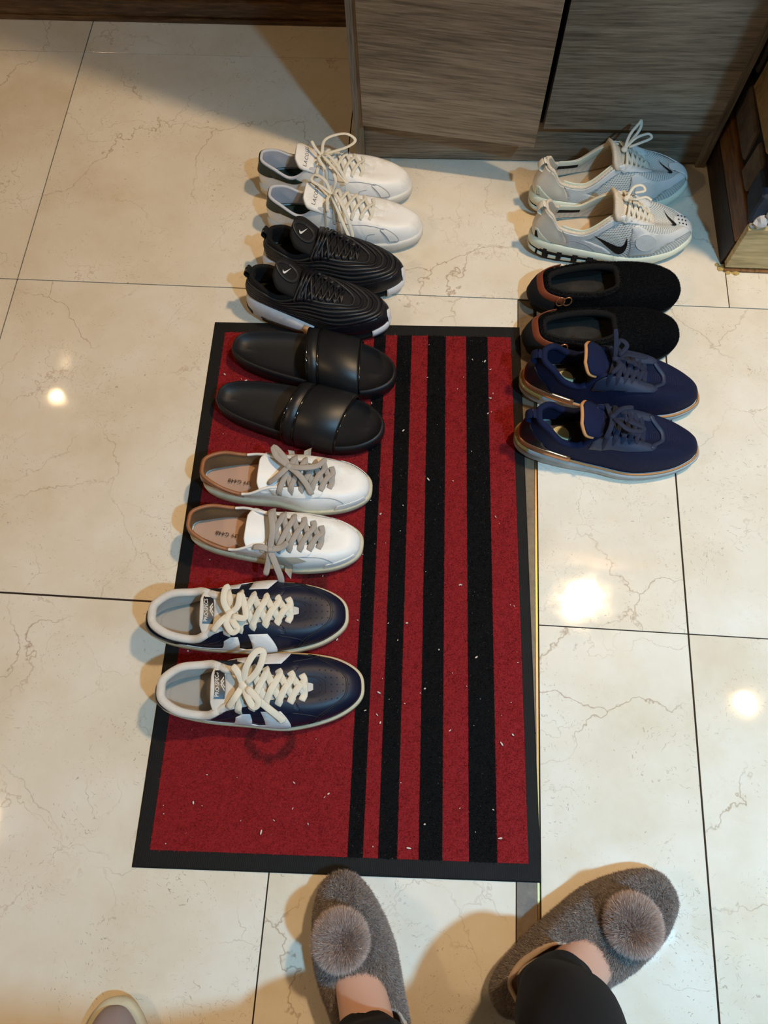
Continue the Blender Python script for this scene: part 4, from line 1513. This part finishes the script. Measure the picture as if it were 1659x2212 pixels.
def ext5b(s):
    k = (.136, .000, s.edge(.130, 1)[2] + .013)
    return bow(s, k, [[(0, 0, 0), (.006, .022, .014), (.020, .042, .018), (.030, .040, .016), (.022, .018, .012), (.004, .002, .004)],
                      [(0, 0, 0), (-.006, .016, .010), (-.014, .026, .010)],
                      [(0, 0, 0), (.018, -.018, .002), (.034, -.032, -.006), (.048, -.044, -.020), (.052, -.050, -.026)],
                      [(0, 0, 0), (.008, -.018, .006), (.016, -.030, .002), (.022, -.022, .006), (.006, -.004, .006)],
                      [(0, 0, 0), (-.010, -.016, .004), (-.022, -.030, -.006)]], .0100, .0020, .0075)


navy(-1, (-.216, -.040), 6.2, PT * .6, 'navy leather sneaker with white stripes and ivory laces, next to the white star sneakers', ext5a, 0)
navy(1, (-.184, -.144), 6.2, PT * .8, 'navy leather sneaker with a tall lace loop, beside the bare end of the mat', ext5b, 1)


# ---------------------------------------------------------------- white mesh running shoes
def mesh_runner(m, loc, ang, z0, label, loop):
    s = Shoe(L=0.290, m=m, xh=0.012, xv=0.206, oz=((0, .106), (.05, .102), (.14, .078), (.34, .070), (.66, .110), (.80, .096), (1, .068)),
             lat=((0, .032), (.2, .037), (.42, .042), (.66, .050), (.85, .047), (1, .036)), med=((0, .032), (.2, .037), (.42, .040), (.66, .046), (.85, .044), (1, .034)),
             ow=((0, .028), (.2, .034), (.42, .035), (.64, .028), (.80, .023), (1, .017)), th=.006, zs=((0, .046), (.3, .036), (.6, .024), (.85, .022), (1, .032)), zb=((0, .008), (.12, 0), (.70, 0), (1, .016)))
    r = s.begin('mesh_running_shoe', loc, ang, z0, label, 'white mesh running shoes', cat='sneaker')
    s.upper(M_MESHW, M_KNITW)
    s.sole('outsole', M_BLINE, [(-.008, 0), (-.002, 0), (.002, .06), (.004, .16), (.003, .40), (-.004, .8)])
    trim_sole(s, 'midsole', M_MINT, [(.001, .52), (.0055, .56), (.0055, .8), (.003, 1.0), (-.002, 1.06)], -.50, .50)
    trim_sole(s, 'forefoot_sole', M_MINT, [(-.002, .02), (.003, .10), (.0055, .4), (.005, .8), (.002, 1.0), (-.003, 1.06)], .50, 1.50)
    for sg in (1, -1):
        for a0 in (.135, .215, .285, .350, .415):
            trim_sole(s, 'sole_window', M_MINT, [(.0042, .20), (.0050, .30), (.0046, .40)], *sorted((sg * a0, sg * (a0 + .050))))
        for a0 in (.16, .245, .32, .385):
            trim_sole(s, 'sole_strut', M_BLINE, [(.0038, .10), (.0060, .35), (.0066, .66), (.0050, .74)], *sorted((sg * (a0 + .016), sg * (a0 + .040))))
        trim_sole(s, 'sole_wave', M_BLINE, [(.0050, .50), (.0062, .56), (.0056, .62)], *sorted((sg * .15, sg * .44)))
        s.patch('heel_clip', [(sg * .04, .02), (sg * .05, .30), (sg * .09, .34), (sg * .15, .20), (sg * .22, .02)], M_MINT, .0016, .0014)
        s.patch('heel_clip_slot', [(sg * .075, .05), (sg * .07, .24), (sg * .09, .26), (sg * .115, .06)], M_BLINE, .0022, .0008)
    trim_sole(s, 'sole_window', M_MINT, [(.0042, .18), (.0052, .30), (.0046, .42)], -.115, .115)
    s.insole(M_BONE, .040)
    # overlays
    s.patch('heel_panel', [(-.30, .05), (-.29, .55), (-.27, .985), (0, .99), (.27, .985), (.29, .55), (.30, .05), (0, .02)], M_NIVORY, .0010, .0012)
    for sg in (1, -1):
        s.patch('side_overlay', [(sg * .29, .03), (sg * .285, .62), (sg * .275, .99), (sg * .40, .985), (sg * .46, .985), (sg * .60, .985), (sg * .61, .86), (sg * .50, .84), (sg * .40, .70), (sg * .43, .42), (sg * .49, .04)], M_PALES, .0011, .0012)
        s.patch('eyestay', [(sg * .58, .80), (sg * .66, .70), (sg * .74, .72), (sg * .80, .82), (sg * .80, .985), (sg * .70, .985), (sg * .58, .985)], M_PALES, .0012, .0012)
        s.patch('forefoot_overlay', [(sg * .555, .04), (sg * .565, .40), (sg * .60, .66), (sg * .635, .70), (sg * .655, .50), (sg * .70, .42), (sg * .78, .42), (sg * .86, .46), (sg * .92, .46), (sg * .93, .20), (sg * .86, .24), (sg * .74, .20),
                                     (sg * .655, .04)], M_PALES, .0011, .0012, step=(.02, .05))
        V = s.at(np.array([sg * .625 + .044 * math.cos(t) for t in np.linspace(0, 2 * pi, 20, endpoint=False)]), np.array([.30 + .17 * math.sin(t) for t in np.linspace(0, 2 * pi, 20, endpoint=False)]), .0028)
        mesh('oval_overlay', V, [tuple(range(20))], M_PALES, r, smooth=False, solid=.0012)
        s.seam('stitching', [(sg * .29, .30), (sg * .33, .52), (sg * .38, .40), (sg * .42, .06)], M_STITCH, .0005, off=.0014)
    s.patch('toe_overlay', [(.925, .12), (.925, .46), (.95, .62), (1.0, .66), (1.05, .62), (1.075, .46), (1.075, .12), (1.0, .06)], M_PALES, .0012, .0012)
    s.decal('toe_dots', dots([(.258 + .0068 * i, (j - 1) * .0085) for i in range(3) for j in range(3)], .0016), M_INK, (0, 0, 0), (1, 0, 0), (0, 1, 0), off=.0022, reach=.2)
    sw = [((x - .5) * .036, (y - .2) * .040) for x, y in SWOOSH]
    V, F = cdt(sw, (.003, .003))
    s.decal('swoosh', (V, F), M_INK, (.241, 0, .05), (-.25, 1, 0), (-1, -.2, 0), off=.0016, reach=.2)
    V, F = cdt([((.5 - x) * .066, (y - .2) * .098) for x, y in SWOOSH], (.004, .004))
    if m > 0: s.decal('swoosh', (V, F), M_INK, (.130, -.044, .055), (1, 0, -.10), (0, .62, .78), off=.0014)
    else: s.decal('swoosh', ([v * np.array((-1, 1)) for v in V], F), M_INK, (.130, .044, .055), (-1, 0, .10), (0, -.62, .78), off=.0014)
    # pale inner collar bands with a slot behind
    for sg in (1, -1):
        aa = np.linspace(sg * .25, sg * .58, 20)
        W = s.at(aa, np.full(20, .955), -.0062)
        mesh('collar_band', *sweep(W, .017, .0022, ups=s.nrm(aa, np.full(20, .955))), M_MINT, r)
        aa = np.linspace(sg * .25, sg * .40, 12)
        W = s.at(aa, np.full(12, .80), -.0068)
        mesh('collar_slot', *sweep(W, .008, .0014, ups=s.nrm(aa, np.full(12, .80))), M_BLINE, r)
    s.tongue(M_KNITW, .144, ext=.022, rise=.95, w0=.020, w1=.034, th=.008, sink=.001, arch=14, tipw=.5)
    xs = [.148, .159, .170, .180, .190, .199]
    k = (.150, 0, s.edge(.148, 1)[2] + .010)
    eyelets(s, M_NIVORY, xs, .007, .0030)
    s.laces(M_CREAML, xs, wd=.0052, th=.0028, ev=.007, rise=.005, extra=bow(s, k, loop, .0052, .0028, .006))
    pull_tab(s, M_NIVORY, .022, .014, .010, .74, top=.003)
    return s


mesh_runner(-1, (.363, .813), 10.1, 0, 'white mesh running shoe nearest the cabinet door, laces sticking up',
            [[(0, 0, 0), (.010, .018, .014), (.028, .034, .022), (.034, .042, .020), (.030, .028, .014), (.006, .004, .006)],
             [(0, 0, 0), (.018, .010, .012), (.044, .020, .010), (.050, .014, .006), (.030, .004, .008), (.006, -.002, .006)]])
mesh_runner(1, (.360, .716), 4.6, 0, 'white mesh running shoe with a large black tick on its side',
            [[(0, 0, 0), (.010, .014, .010), (.026, .020, .008), (.030, .010, .006), (.012, .004, .008)],
             [(0, 0, 0), (.012, -.010, .008), (.030, -.004, .006), (.040, -.010, .004)]])


# ---------------------------------------------------------------- black furry loafers
def loafer(m, loc, ang, z0, label):
    s = Shoe(L=0.260, m=m, xh=0.020, xv=0.142, pi_=.42, pw=.62, pt=.74, oz=((0, .058), (.3, .056), (.6, .058), (1, .064)),
             lat=((0, .034), (.2, .040), (.42, .043), (.66, .051), (.85, .051), (1, .047)), med=((0, .034), (.2, .040), (.42, .042), (.66, .048), (.85, .049), (1, .045)),
             ow=((0, .028), (.3, .032), (.7, .035), (1, .033)), th=.010, zs=((0, .022), (.5, .016), (1, .018)), h1=((0, .6), (.5, .7), (1, 1.1)), a2=((0, .1), (.6, .15), (1, .0)))
    r = s.begin('fur_loafer', loc, ang, z0, label, 'loafer', cat='shoe')
    s.upper(M_FURBASE, M_FURBASE, lin_to=.25)
    s.sole('sole', M_BLINE, [(-.008, 0), (-.002, 0), (.001, .1), (.002, .8), (-.002, 1.0)])
    s.insole(M_BINS, .024, -.002)
    black = [lin((12, 12, 14)), lin((18, 18, 21)), lin((8, 8, 9))]
    fur('fur', s.upV, s.upF, 80000, .0024, .00030, M_FIBRE2, r, black, flow=(.9, 0, -.1), k=.55, jit=.25)['kind'] = 'stuff'
    aa = np.linspace(0, 2, 80)
    C = s.at(aa, np.full(80, .99), -.004)
    V, F = sweep(C, .013, .013, n=8)
    fur('fur_rim', V, F, 20000, .0024, .00030, M_FIBRE2, r, black, flow=(.2, 0, .2), k=.2, jit=.35)['kind'] = 'stuff'
    mesh('rim', V, F, M_FURBASE, r)
    P = np.linspace(-.30, .30, 30)
    W = s.at(P, np.full(30, .70), .0075)
    mesh('heel_strap', *sweep(W, .013, .0026, ups=s.nrm(P, np.full(30, .70))), M_BELT, r)
    p = s.at(np.array([.27 * m]), np.array([.66]), .011)[0]
    for d in (0, .012):
        q = [p + np.array((d + .007 * math.cos(t), .001, .011 * math.sin(t))) for t in np.linspace(0, 2 * pi, 16)]
        mesh('buckle', *sweep(q, .0022, .0022), M_ROSE, r)
    # thick counter behind the heel
    P = np.linspace(-.24, .24, 24)
    W = s.at(P, np.full(24, .30), .003)
    mesh('heel_counter', *sweep(W, .034, .010, ups=s.nrm(P, np.full(24, .30))), M_FURBASE, r)
    return s


loafer(-1, (.362, .592), 4.9, 0.0005, 'black furry loafer with a brown heel strap, beside the large black tick running shoe')
loafer(1, (.353, .498), 4.9, 0.0005, 'black furry loafer with a rose gold buckle on its strap, behind the navy running shoes')


# ---------------------------------------------------------------- navy knit running shoes
def runner_navy(m, loc, ang, z0, label, loop):
    s = Shoe(L=0.288, m=m, xh=0.016, xv=0.194, oz=((0, .102), (.08, .098), (.24, .072), (.38, .065), (.58, .100), (.77, .088), (1, .062)),
             lat=((0, .034), (.2, .038), (.42, .042), (.66, .052), (.85, .048), (1, .038)), med=((0, .034), (.2, .038), (.42, .040), (.66, .047), (.85, .045), (1, .036)),
             ow=((0, .029), (.2, .036), (.40, .035), (.58, .027), (.75, .022), (1, .018)), th=.008, zs=((0, .040), (.2, .034), (.45, .022), (.65, .020), (.85, .017), (1, .022)),
             zb=((0, .006), (.10, 0), (.30, 0), (.45, .004), (.6, 0), (.75, 0), (1, .010)))
    r = s.begin('knit_running_shoe', loc, ang, z0, label, 'navy knit running shoes', cat='sneaker')
    s.upper(M_NAVYK, M_NAVYT)
    s.sole('midsole', M_ICE, [(-.008, 0), (-.002, 0), (.004, .06), (.007, .25), (.005, .5), (.0075, .62), (.005, .84), (.002, .90)])
    trim_sole(s, 'heel_unit', M_AMBER, [(.004, .60), (.0085, .68), (.0085, .80), (.004, .88)], -.22, .16)
    trim_sole(s, 'rose_gold_band', M_ROSE, [(.003, .84), (.0050, .90), (.0036, 1.06), (.0005, 1.20)], -.36, .36)
    trim_sole(s, 'rose_gold_line', M_TANED, [(.003, .86), (.0045, .92), (.0022, 1.06)], .34, 1.66)
    s.insole(M_GREYINS, .034)
    V = [np.array((.066 + .0145 * math.cos(t), .002 + .0155 * math.sin(t), .0365)) for t in np.linspace(0, 2 * pi, 20, endpoint=False)]
    mesh('round_sticker', V, [tuple(range(20))], M_STICK, r, smooth=False, solid=.0005)['label'] = 'pale yellow round sticker on the insole'
    s.patch('heel_counter', [(-.26, .10), (-.22, .42), (-.10, .66), (0, .72), (.10, .66), (.22, .42), (.26, .10), (0, .04)], M_BLACKL, .0011, .0012)
    s.collar(M_NAVYT, -.46, .46, .0052, name='padded_collar')
    for sg in (1, -1):
        s.patch('lace_overlay', [(sg * .47, .84), (sg * .50, .68), (sg * .58, .60), (sg * .70, .58), (sg * .755, .66), (sg * .79, .80), (sg * .775, .96), (sg * .60, .985), (sg * .50, .985)], M_SLATE, .0012, .0012)
    aa = np.concatenate([np.linspace(.72, 1.0, 16), np.linspace(1.0, 1.28, 16)[1:]])
    q = np.abs(aa - 1) / .28
    vv = .80 - .16 * q ** 4
    W = s.at(aa, vv, .0012)
    mesh('throat_tape', *sweep(W, .007, .0022, ups=s.nrm(aa, vv)), M_SLATE, r)
    s.tongue(M_NAVYT, .118, ext=.036, rise=.62, w0=.018, w1=.029, th=.007, sink=.003, arch=10)
    nw = 11
    T = s.tV.reshape(-1, nw, 3)
    ed = list(T[-12:, 0]) + list(T[-1, 1:-1]) + list(T[-12:, -1][::-1])
    mesh('tongue_edging', *sweep([p + np.array((-.002, 0, -.0005)) for p in crom(ed, 2)], .0055, .0048), M_TANED, r)
    xs = [.122, .135, .148, .160, .172, .183]
    k = (.130, 0, s.edge(.126, 1)[2] + .012)
    s.laces(M_NLACE, xs, wd=.0078, th=.0018, ev=.009, rise=.005, extra=bow(s, k, loop, .0078, .0018, .006))
    pull_tab(s, M_NAVYT, .020, .017, .012, .76, top=.002)
    return s


runner_navy(-1, (.347, .415), -3.1, 0.003, 'navy knit running shoe with lace end sticking up, touching the black furry loafer',
            [[(0, 0, 0), (-.002, .014, .010), (.004, .024, .016), (.014, .016, .014), (.004, .002, .006)],
             [(0, 0, 0), (.016, .004, .008), (.034, .002, .008), (.048, .004, .006)],
             [(0, 0, 0), (-.004, .020, .018), (-.008, .034, .030)],
             [(0, 0, 0), (.006, -.014, .006), (-.006, -.028, .0)]])
runner_navy(1, (.338, .307), -1.0, 0.003, 'navy knit running shoe overlapping the edge of the red mat, front of its pair',
            [[(0, 0, 0), (.008, -.014, .008), (.022, -.024, .006), (.040, -.024, .004), (.044, -.018, .005), (.020, -.010, .008)],
             [(0, 0, 0), (.012, .010, .008), (.030, .014, .008)],
             [(0, 0, 0), (-.004, -.020, .004), (-.010, -.036, -.006)]])
# ---------------------------------------------------------------- grey slippers
GF = [lin((144, 132, 126)), lin((160, 148, 141)), lin((130, 119, 113)), lin((172, 159, 151))]
PF = [lin((196, 174, 163)), lin((212, 190, 179)), lin((178, 156, 147)), lin((224, 203, 192))]


def slipper(m, loc, ang, label, pom, ci):
    s = Shoe(L=0.272, m=m, xh=0.020, xv=0.118, pi_=.5, pw=.62, pt=.68, oz=((0, .046), (.3, .052), (.6, .064), (1, .076)),
             lat=((0, .037), (.2, .042), (.42, .047), (.66, .055), (.85, .052), (1, .046)), med=((0, .037), (.2, .042), (.42, .046), (.66, .051), (.85, .048), (1, .042)),
             ci=ci, ow=((0, .029), (.3, .033), (.7, .035), (1, .032)), th=.008, zs=((0, .014), (.5, .012), (1, .016)), h1=((0, .6), (.5, .75), (1, 1.05)), a2=((0, .1), (.6, .15), (1, .0)), bulge=((0, .010), (.4, .006), (1, .003)))
    r = s.begin('slipper', loc, ang, 0.0, label, 'slippers', cat='slipper')
    s.upper(M_GFUR, M_PIPEB, lin_to=.3)
    s.sole('sole', M_PIPEB, [(-.008, 0), (-.002, 0), (.0, .3), (.0, .8), (-.002, 1.0)])
    s.insole(M_PIPEB, .016)
    fur('fur', s.upV, s.upF, 150000, .0040, .00026, M_FIBRE2, r, GF, flow=(-.7, 0, -.3), k=.5, jit=.26, clump=.10)['kind'] = 'stuff'
    aa = np.linspace(0, 2, 60)
    mesh('opening_piping', *sweep(s.at(aa, np.full(60, .99), -.003), .005, .005), M_PIPEB, r)
    c = np.array(pom)
    R = .034
    V, F = ball(c, R * .74, (1, 1, .9), 3)
    p = mesh('pom_pom', V, F, plain('pom_pom_core', (176, 154, 144), 0.95), r)
    fu = fur('pom_pom_fur', V, F, 46000, R * .36, .00030, M_FIBRE2, p, PF, flow=(.5, .3, .35), k=.26, jit=.22, clump=.09, lnv=.12)
    fu['kind'] = 'stuff'
    return s


SL = slipper(-1, (.1855, -.618), 109, 'grey furry slipper with a pom pom, its toe touching the bottom edge of the mat', (.204, .008, .084), ((0, -.006), (1, -.018)))
SR = slipper(1, (.313, -.494), 33.8, 'grey furry slipper with a pom pom, covering the end of the stone strip', (.192, .002, .084), ((0, 0), (1, 0)))

# ---------------------------------------------------------------- the person wearing them
SKIN = plain('skin', (208, 162, 140), 0.5, var=0.05, vs=30, bump=0.1, bs=600)
SKIN.node_tree.nodes['Principled BSDF'].inputs['Subsurface Weight'].default_value = 0.08
SKIN.node_tree.nodes['Principled BSDF'].inputs['Subsurface Scale'].default_value = 0.01
TROU = plain('black_trousers', (15, 14, 17), 0.9, var=0.2, bs=400, bump=0.4)
TOP = plain('dark_jumper', (52, 50, 54), 0.9, var=0.1)
HAIRM = plain('dark_hair', (26, 20, 18), 0.6)
person = empty('person', (.28, -.60, 0), label='person in black cropped trousers standing in grey pom pom slippers', cat='person')


def skin_body(name, joints, edges, mat, parent, sub=2):
    keys = list(joints)
    V = [np.array(joints[k][0]) - np.array((.28, -.60, 0)) for k in keys]
    E = [(keys.index(a), keys.index(b)) for a, b in edges]
    me = bpy.data.meshes.new(name)
    me.from_pydata([tuple(v) for v in V], E, [])
    o = bpy.data.objects.new(name, me)
    COL.objects.link(o)
    o.parent = parent
    md = o.modifiers.new('skin', 'SKIN')
    md.use_smooth_shade = True
    md.branch_smoothing = 0.5
    lay = me.skin_vertices[0].data if me.skin_vertices else None
    if lay is None:
        bpy.context.view_layer.objects.active = o
        lay = me.skin_vertices[0].data
    for i, k in enumerate(keys):
        rr = joints[k][1]
        lay[i].radius = (rr, rr) if isinstance(rr, (int, float)) else rr
        lay[i].use_root = (i == 0)
    sb = o.modifiers.new('sub', 'SUBSURF'); sb.levels = sub; sb.render_levels = sub
    me.materials.append(mat)
    return o


J = {'pelvis': ((.28, -.72, .86), (.14, .10)), 'spine': ((.28, -.73, 1.04), (.12, .09)), 'chest': ((.28, -.74, 1.22), (.14, .10)), 'neck': ((.28, -.71, 1.37), .05), 'jaw': ((.28, -.68, 1.44), (.062, .07)),
     'head': ((.28, -.67, 1.51), (.075, .090)), 'crown': ((.28, -.68, 1.58), (.060, .070)), 'nose': ((.28, -.582, 1.49), .012)}
E_ = [('pelvis', 'spine'), ('spine', 'chest'), ('chest', 'neck'), ('neck', 'jaw'), ('jaw', 'head'), ('head', 'crown'), ('head', 'nose')]
AK = {'l': (.160, -.538), 'r': (.372, -.462)}
TOED = {'l': (math.cos(math.radians(109)), math.sin(math.radians(109))), 'r': (math.cos(math.radians(33.8)), math.sin(math.radians(33.8)))}
for k, sx in (('l', -1), ('r', 1)):
    ax, ay = AK[k]
    dx, dy = TOED[k]
    J['hip' + k] = ((.28 + sx * .085, -.72, .80), .085)
    J['knee' + k] = ((.28 + sx * .09 * .9, -.635, .45), .055)
    J['shin' + k] = (((ax + .28 + sx * .09) / 2, (ay - .66) / 2, .26), .050)
    J['ank' + k] = ((ax, ay, .105), .034)
    J['heel' + k] = ((ax - dx * .030, ay - dy * .030, .046), .026)
    J['mid' + k] = ((ax + dx * .045, ay + dy * .045, .066), (.036, .028))
    J['ball' + k] = ((ax + dx * .115, ay + dy * .115, .040), (.038, .016))
    J['toe' + k] = ((ax + dx * .165, ay + dy * .165, .034), (.030, .012))
    E_ += [('pelvis', 'hip' + k), ('hip' + k, 'knee' + k), ('knee' + k, 'shin' + k), ('shin' + k, 'ank' + k), ('ank' + k, 'heel' + k), ('ank' + k, 'mid' + k), ('mid' + k, 'ball' + k), ('ball' + k, 'toe' + k)]
    J['sho' + k] = ((.28 + sx * .165, -.72, 1.29), .055)
    if k == 'l':      # this arm is bent forward to hold up the phone, the other hangs down
        J['elbl'] = ((.08, -.68, 1.04), .038)
        W = np.array((.12, -.46, 1.10)); D = np.array((.22, .90, .25)); S_ = np.array((.95, -.22, 0)); T_ = np.array((0, -.25, .95))
    else:
        J['elbr'] = ((.485, -.74, 1.03), .038)
        W = np.array((.50, -.70, .80)); D = np.array((0, .16, -.98)); S_ = np.array((0, .98, .16)); T_ = np.array((-.98, 0, 0))
    J['wri' + k] = (tuple(W), .024)
    J['palm' + k] = (tuple(W + D * .065), (.034, .016))
    E_ += [('chest', 'sho' + k), ('sho' + k, 'elb' + k), ('elb' + k, 'wri' + k), ('wri' + k, 'palm' + k)]
    for f, (off, ln) in enumerate(((.027, .070), (.009, .078), (-.009, .072), (-.026, .056))):
        B0 = W + D * .092 + S_ * off
        J['f%d%s' % (f, k)] = (tuple(B0), .0088)
        J['g%d%s' % (f, k)] = (tuple(B0 + D * ln * .5 + T_ * .006), .0080)
        J['t%d%s' % (f, k)] = (tuple(B0 + D * ln * .92 + T_ * .020), .0068)
        E_ += [('palm' + k, 'f%d%s' % (f, k)), ('f%d%s' % (f, k), 'g%d%s' % (f, k)), ('g%d%s' % (f, k), 't%d%s' % (f, k))]
    J['th0' + k] = (tuple(W + D * .040 + S_ * .034 + T_ * .008), .011)
    J['th1' + k] = (tuple(W + D * .078 + S_ * .048 + T_ * .018), .0088)
    E_ += [('wri' + k, 'th0' + k), ('th0' + k, 'th1' + k)]
skin_body('body', J, E_, SKIN, person)


def tube_cloth(name, pts, mat, parent, n=56, fold=0.003, seed=0, solid=0.003, flat=1.0):
    """open cloth tube: pts = (x, y, z, radius); lives in the person's space"""
    rr = random.Random(seed)
    P = crom([np.array(p) for p in pts], 9)
    ph = [rr.uniform(0, 6) for _ in range(6)]
    V, F = [], []
    k = len(P)
    for i in range(k):
        t = P[min(i + 1, k - 1)][:3] - P[max(i - 1, 0)][:3]
        t /= np.linalg.norm(t)
        a = np.cross(t, (0, 1, 0)); a /= np.linalg.norm(a)
        b = np.cross(a, t)
        for j in range(n):
            q = 2 * pi * j / n
            rad = P[i][3] + fold * (math.sin(3 * q + ph[0] + i * .28) * .5 + math.sin(5 * q + ph[1] - i * .39) * .35 + math.sin(2 * q + i * .5 + ph[2]) * .5)
            V.append(P[i][:3] + a * math.cos(q) * rad + b * math.sin(q) * rad * flat - np.array((.28, -.60, 0)))
    for i in range(k - 1):
        for j in range(n): F.append((i * n + j, i * n + (j + 1) % n, (i + 1) * n + (j + 1) % n, (i + 1) * n + j))
    return mesh(name, V, F, mat, parent, solid=-solid)


for k, sx in (('l', -1), ('r', 1)):
    ax, ay = AK[k]
    dx, dy = TOED[k]
    hx = .28 + sx * .085
    tube_cloth('trouser_leg', [(ax + dx * .004, ay + dy * .004, .094, .043), (ax, ay - .006, .13, .050), (ax, ay - .022, .19, .058), ((ax + .28 + sx * .09) / 2, (ay - .66) / 2, .28, .066), (.28 + sx * .085, -.64, .45, .074),
                               (hx, -.69, .66, .092), (hx, -.72, .86, .105)], TROU, person, seed=sx + 3)
tube_cloth('trouser_seat', [(.28, -.72, .74, .15), (.28, -.72, .84, .165), (.28, -.725, .95, .15)], TROU, person, seed=8, flat=.75)
tube_cloth('jumper', [(.28, -.725, .88, .175), (.28, -.73, 1.04, .155), (.28, -.735, 1.20, .175), (.28, -.73, 1.30, .155), (.28, -.715, 1.355, .07)], TOP, person, seed=9, flat=.72)
tube_cloth('sleeve', [(.15, -.72, 1.295, .066), (.10, -.71, 1.22, .062), (.08, -.68, 1.05, .052), (.10, -.57, 1.07, .044), (.118, -.48, 1.095, .036)], TOP, person, seed=11)
tube_cloth('sleeve', [(.41, -.72, 1.295, .066), (.455, -.725, 1.22, .062), (.485, -.74, 1.04, .052), (.495, -.72, .92, .044), (.50, -.705, .83, .036)], TOP, person, seed=13)
V, F = ball((0, -.085, 1.535), .098, (.92, 1.0, 1.08), 3)
mesh('hair', V, F, HAIRM, person)
b = MBuf()
for k in range(26):
    a = random.uniform(0, 2 * pi)
    p0 = np.array((.080 * math.cos(a), -.10 - .05 * abs(math.sin(a)), 1.53))
    b.add(sweep(crom([p0, p0 + np.array((.02 * math.cos(a), -.03, -.10)), p0 + np.array((.03 * math.cos(a) + random.uniform(-.02, .02), -.03, -.20))], 4), .014, .006, taper=.8))
b.out('hair_strands', HAIRM, person)

# ---------------------------------------------------------------- tip of another shoe at the bottom edge
s = Shoe(L=.262, m=1, xh=.02, xv=.12, pi_=.5, oz=((0, .058), (.5, .058), (1, .062)), ow=((0, .027), (.3, .030), (.7, .032), (1, .028)), zs=((0, .026), (.5, .020), (1, .024)), th=.005,
         lat=((0, .033), (.42, .038), (.66, .047), (.85, .046), (1, .040)), med=((0, .033), (.42, .037), (.66, .044), (.85, .044), (1, .038)))
a_ = math.radians(97)
s.begin('slip_on_shoe', (-.176 - .262 * math.cos(a_), -.532 - .262 * math.sin(a_)), 97, 0, 'cream soled slip-on shoe with mauve grey top, its toe peeping in left of slippers', 'x', cat='shoe')
s.upper(plain('mauve_grey_canvas', (150, 136, 136), 0.6, var=0.08), M_LINW)
s.sole('sole', M_BEIGE, [(-.008, 0), (-.002, 0), (.003, .06), (.007, .3), (.008, .8), (.006, 1.0), (-.001, 1.12), (-.004, 1.0)])
s.insole(M_BONE, .026)
for o in COL.objects:
    if o.parent is None and o.get('group') and sum(1 for q in COL.objects if q.parent is None and q.get('group') == o.get('group')) < 2:
        del o['group']
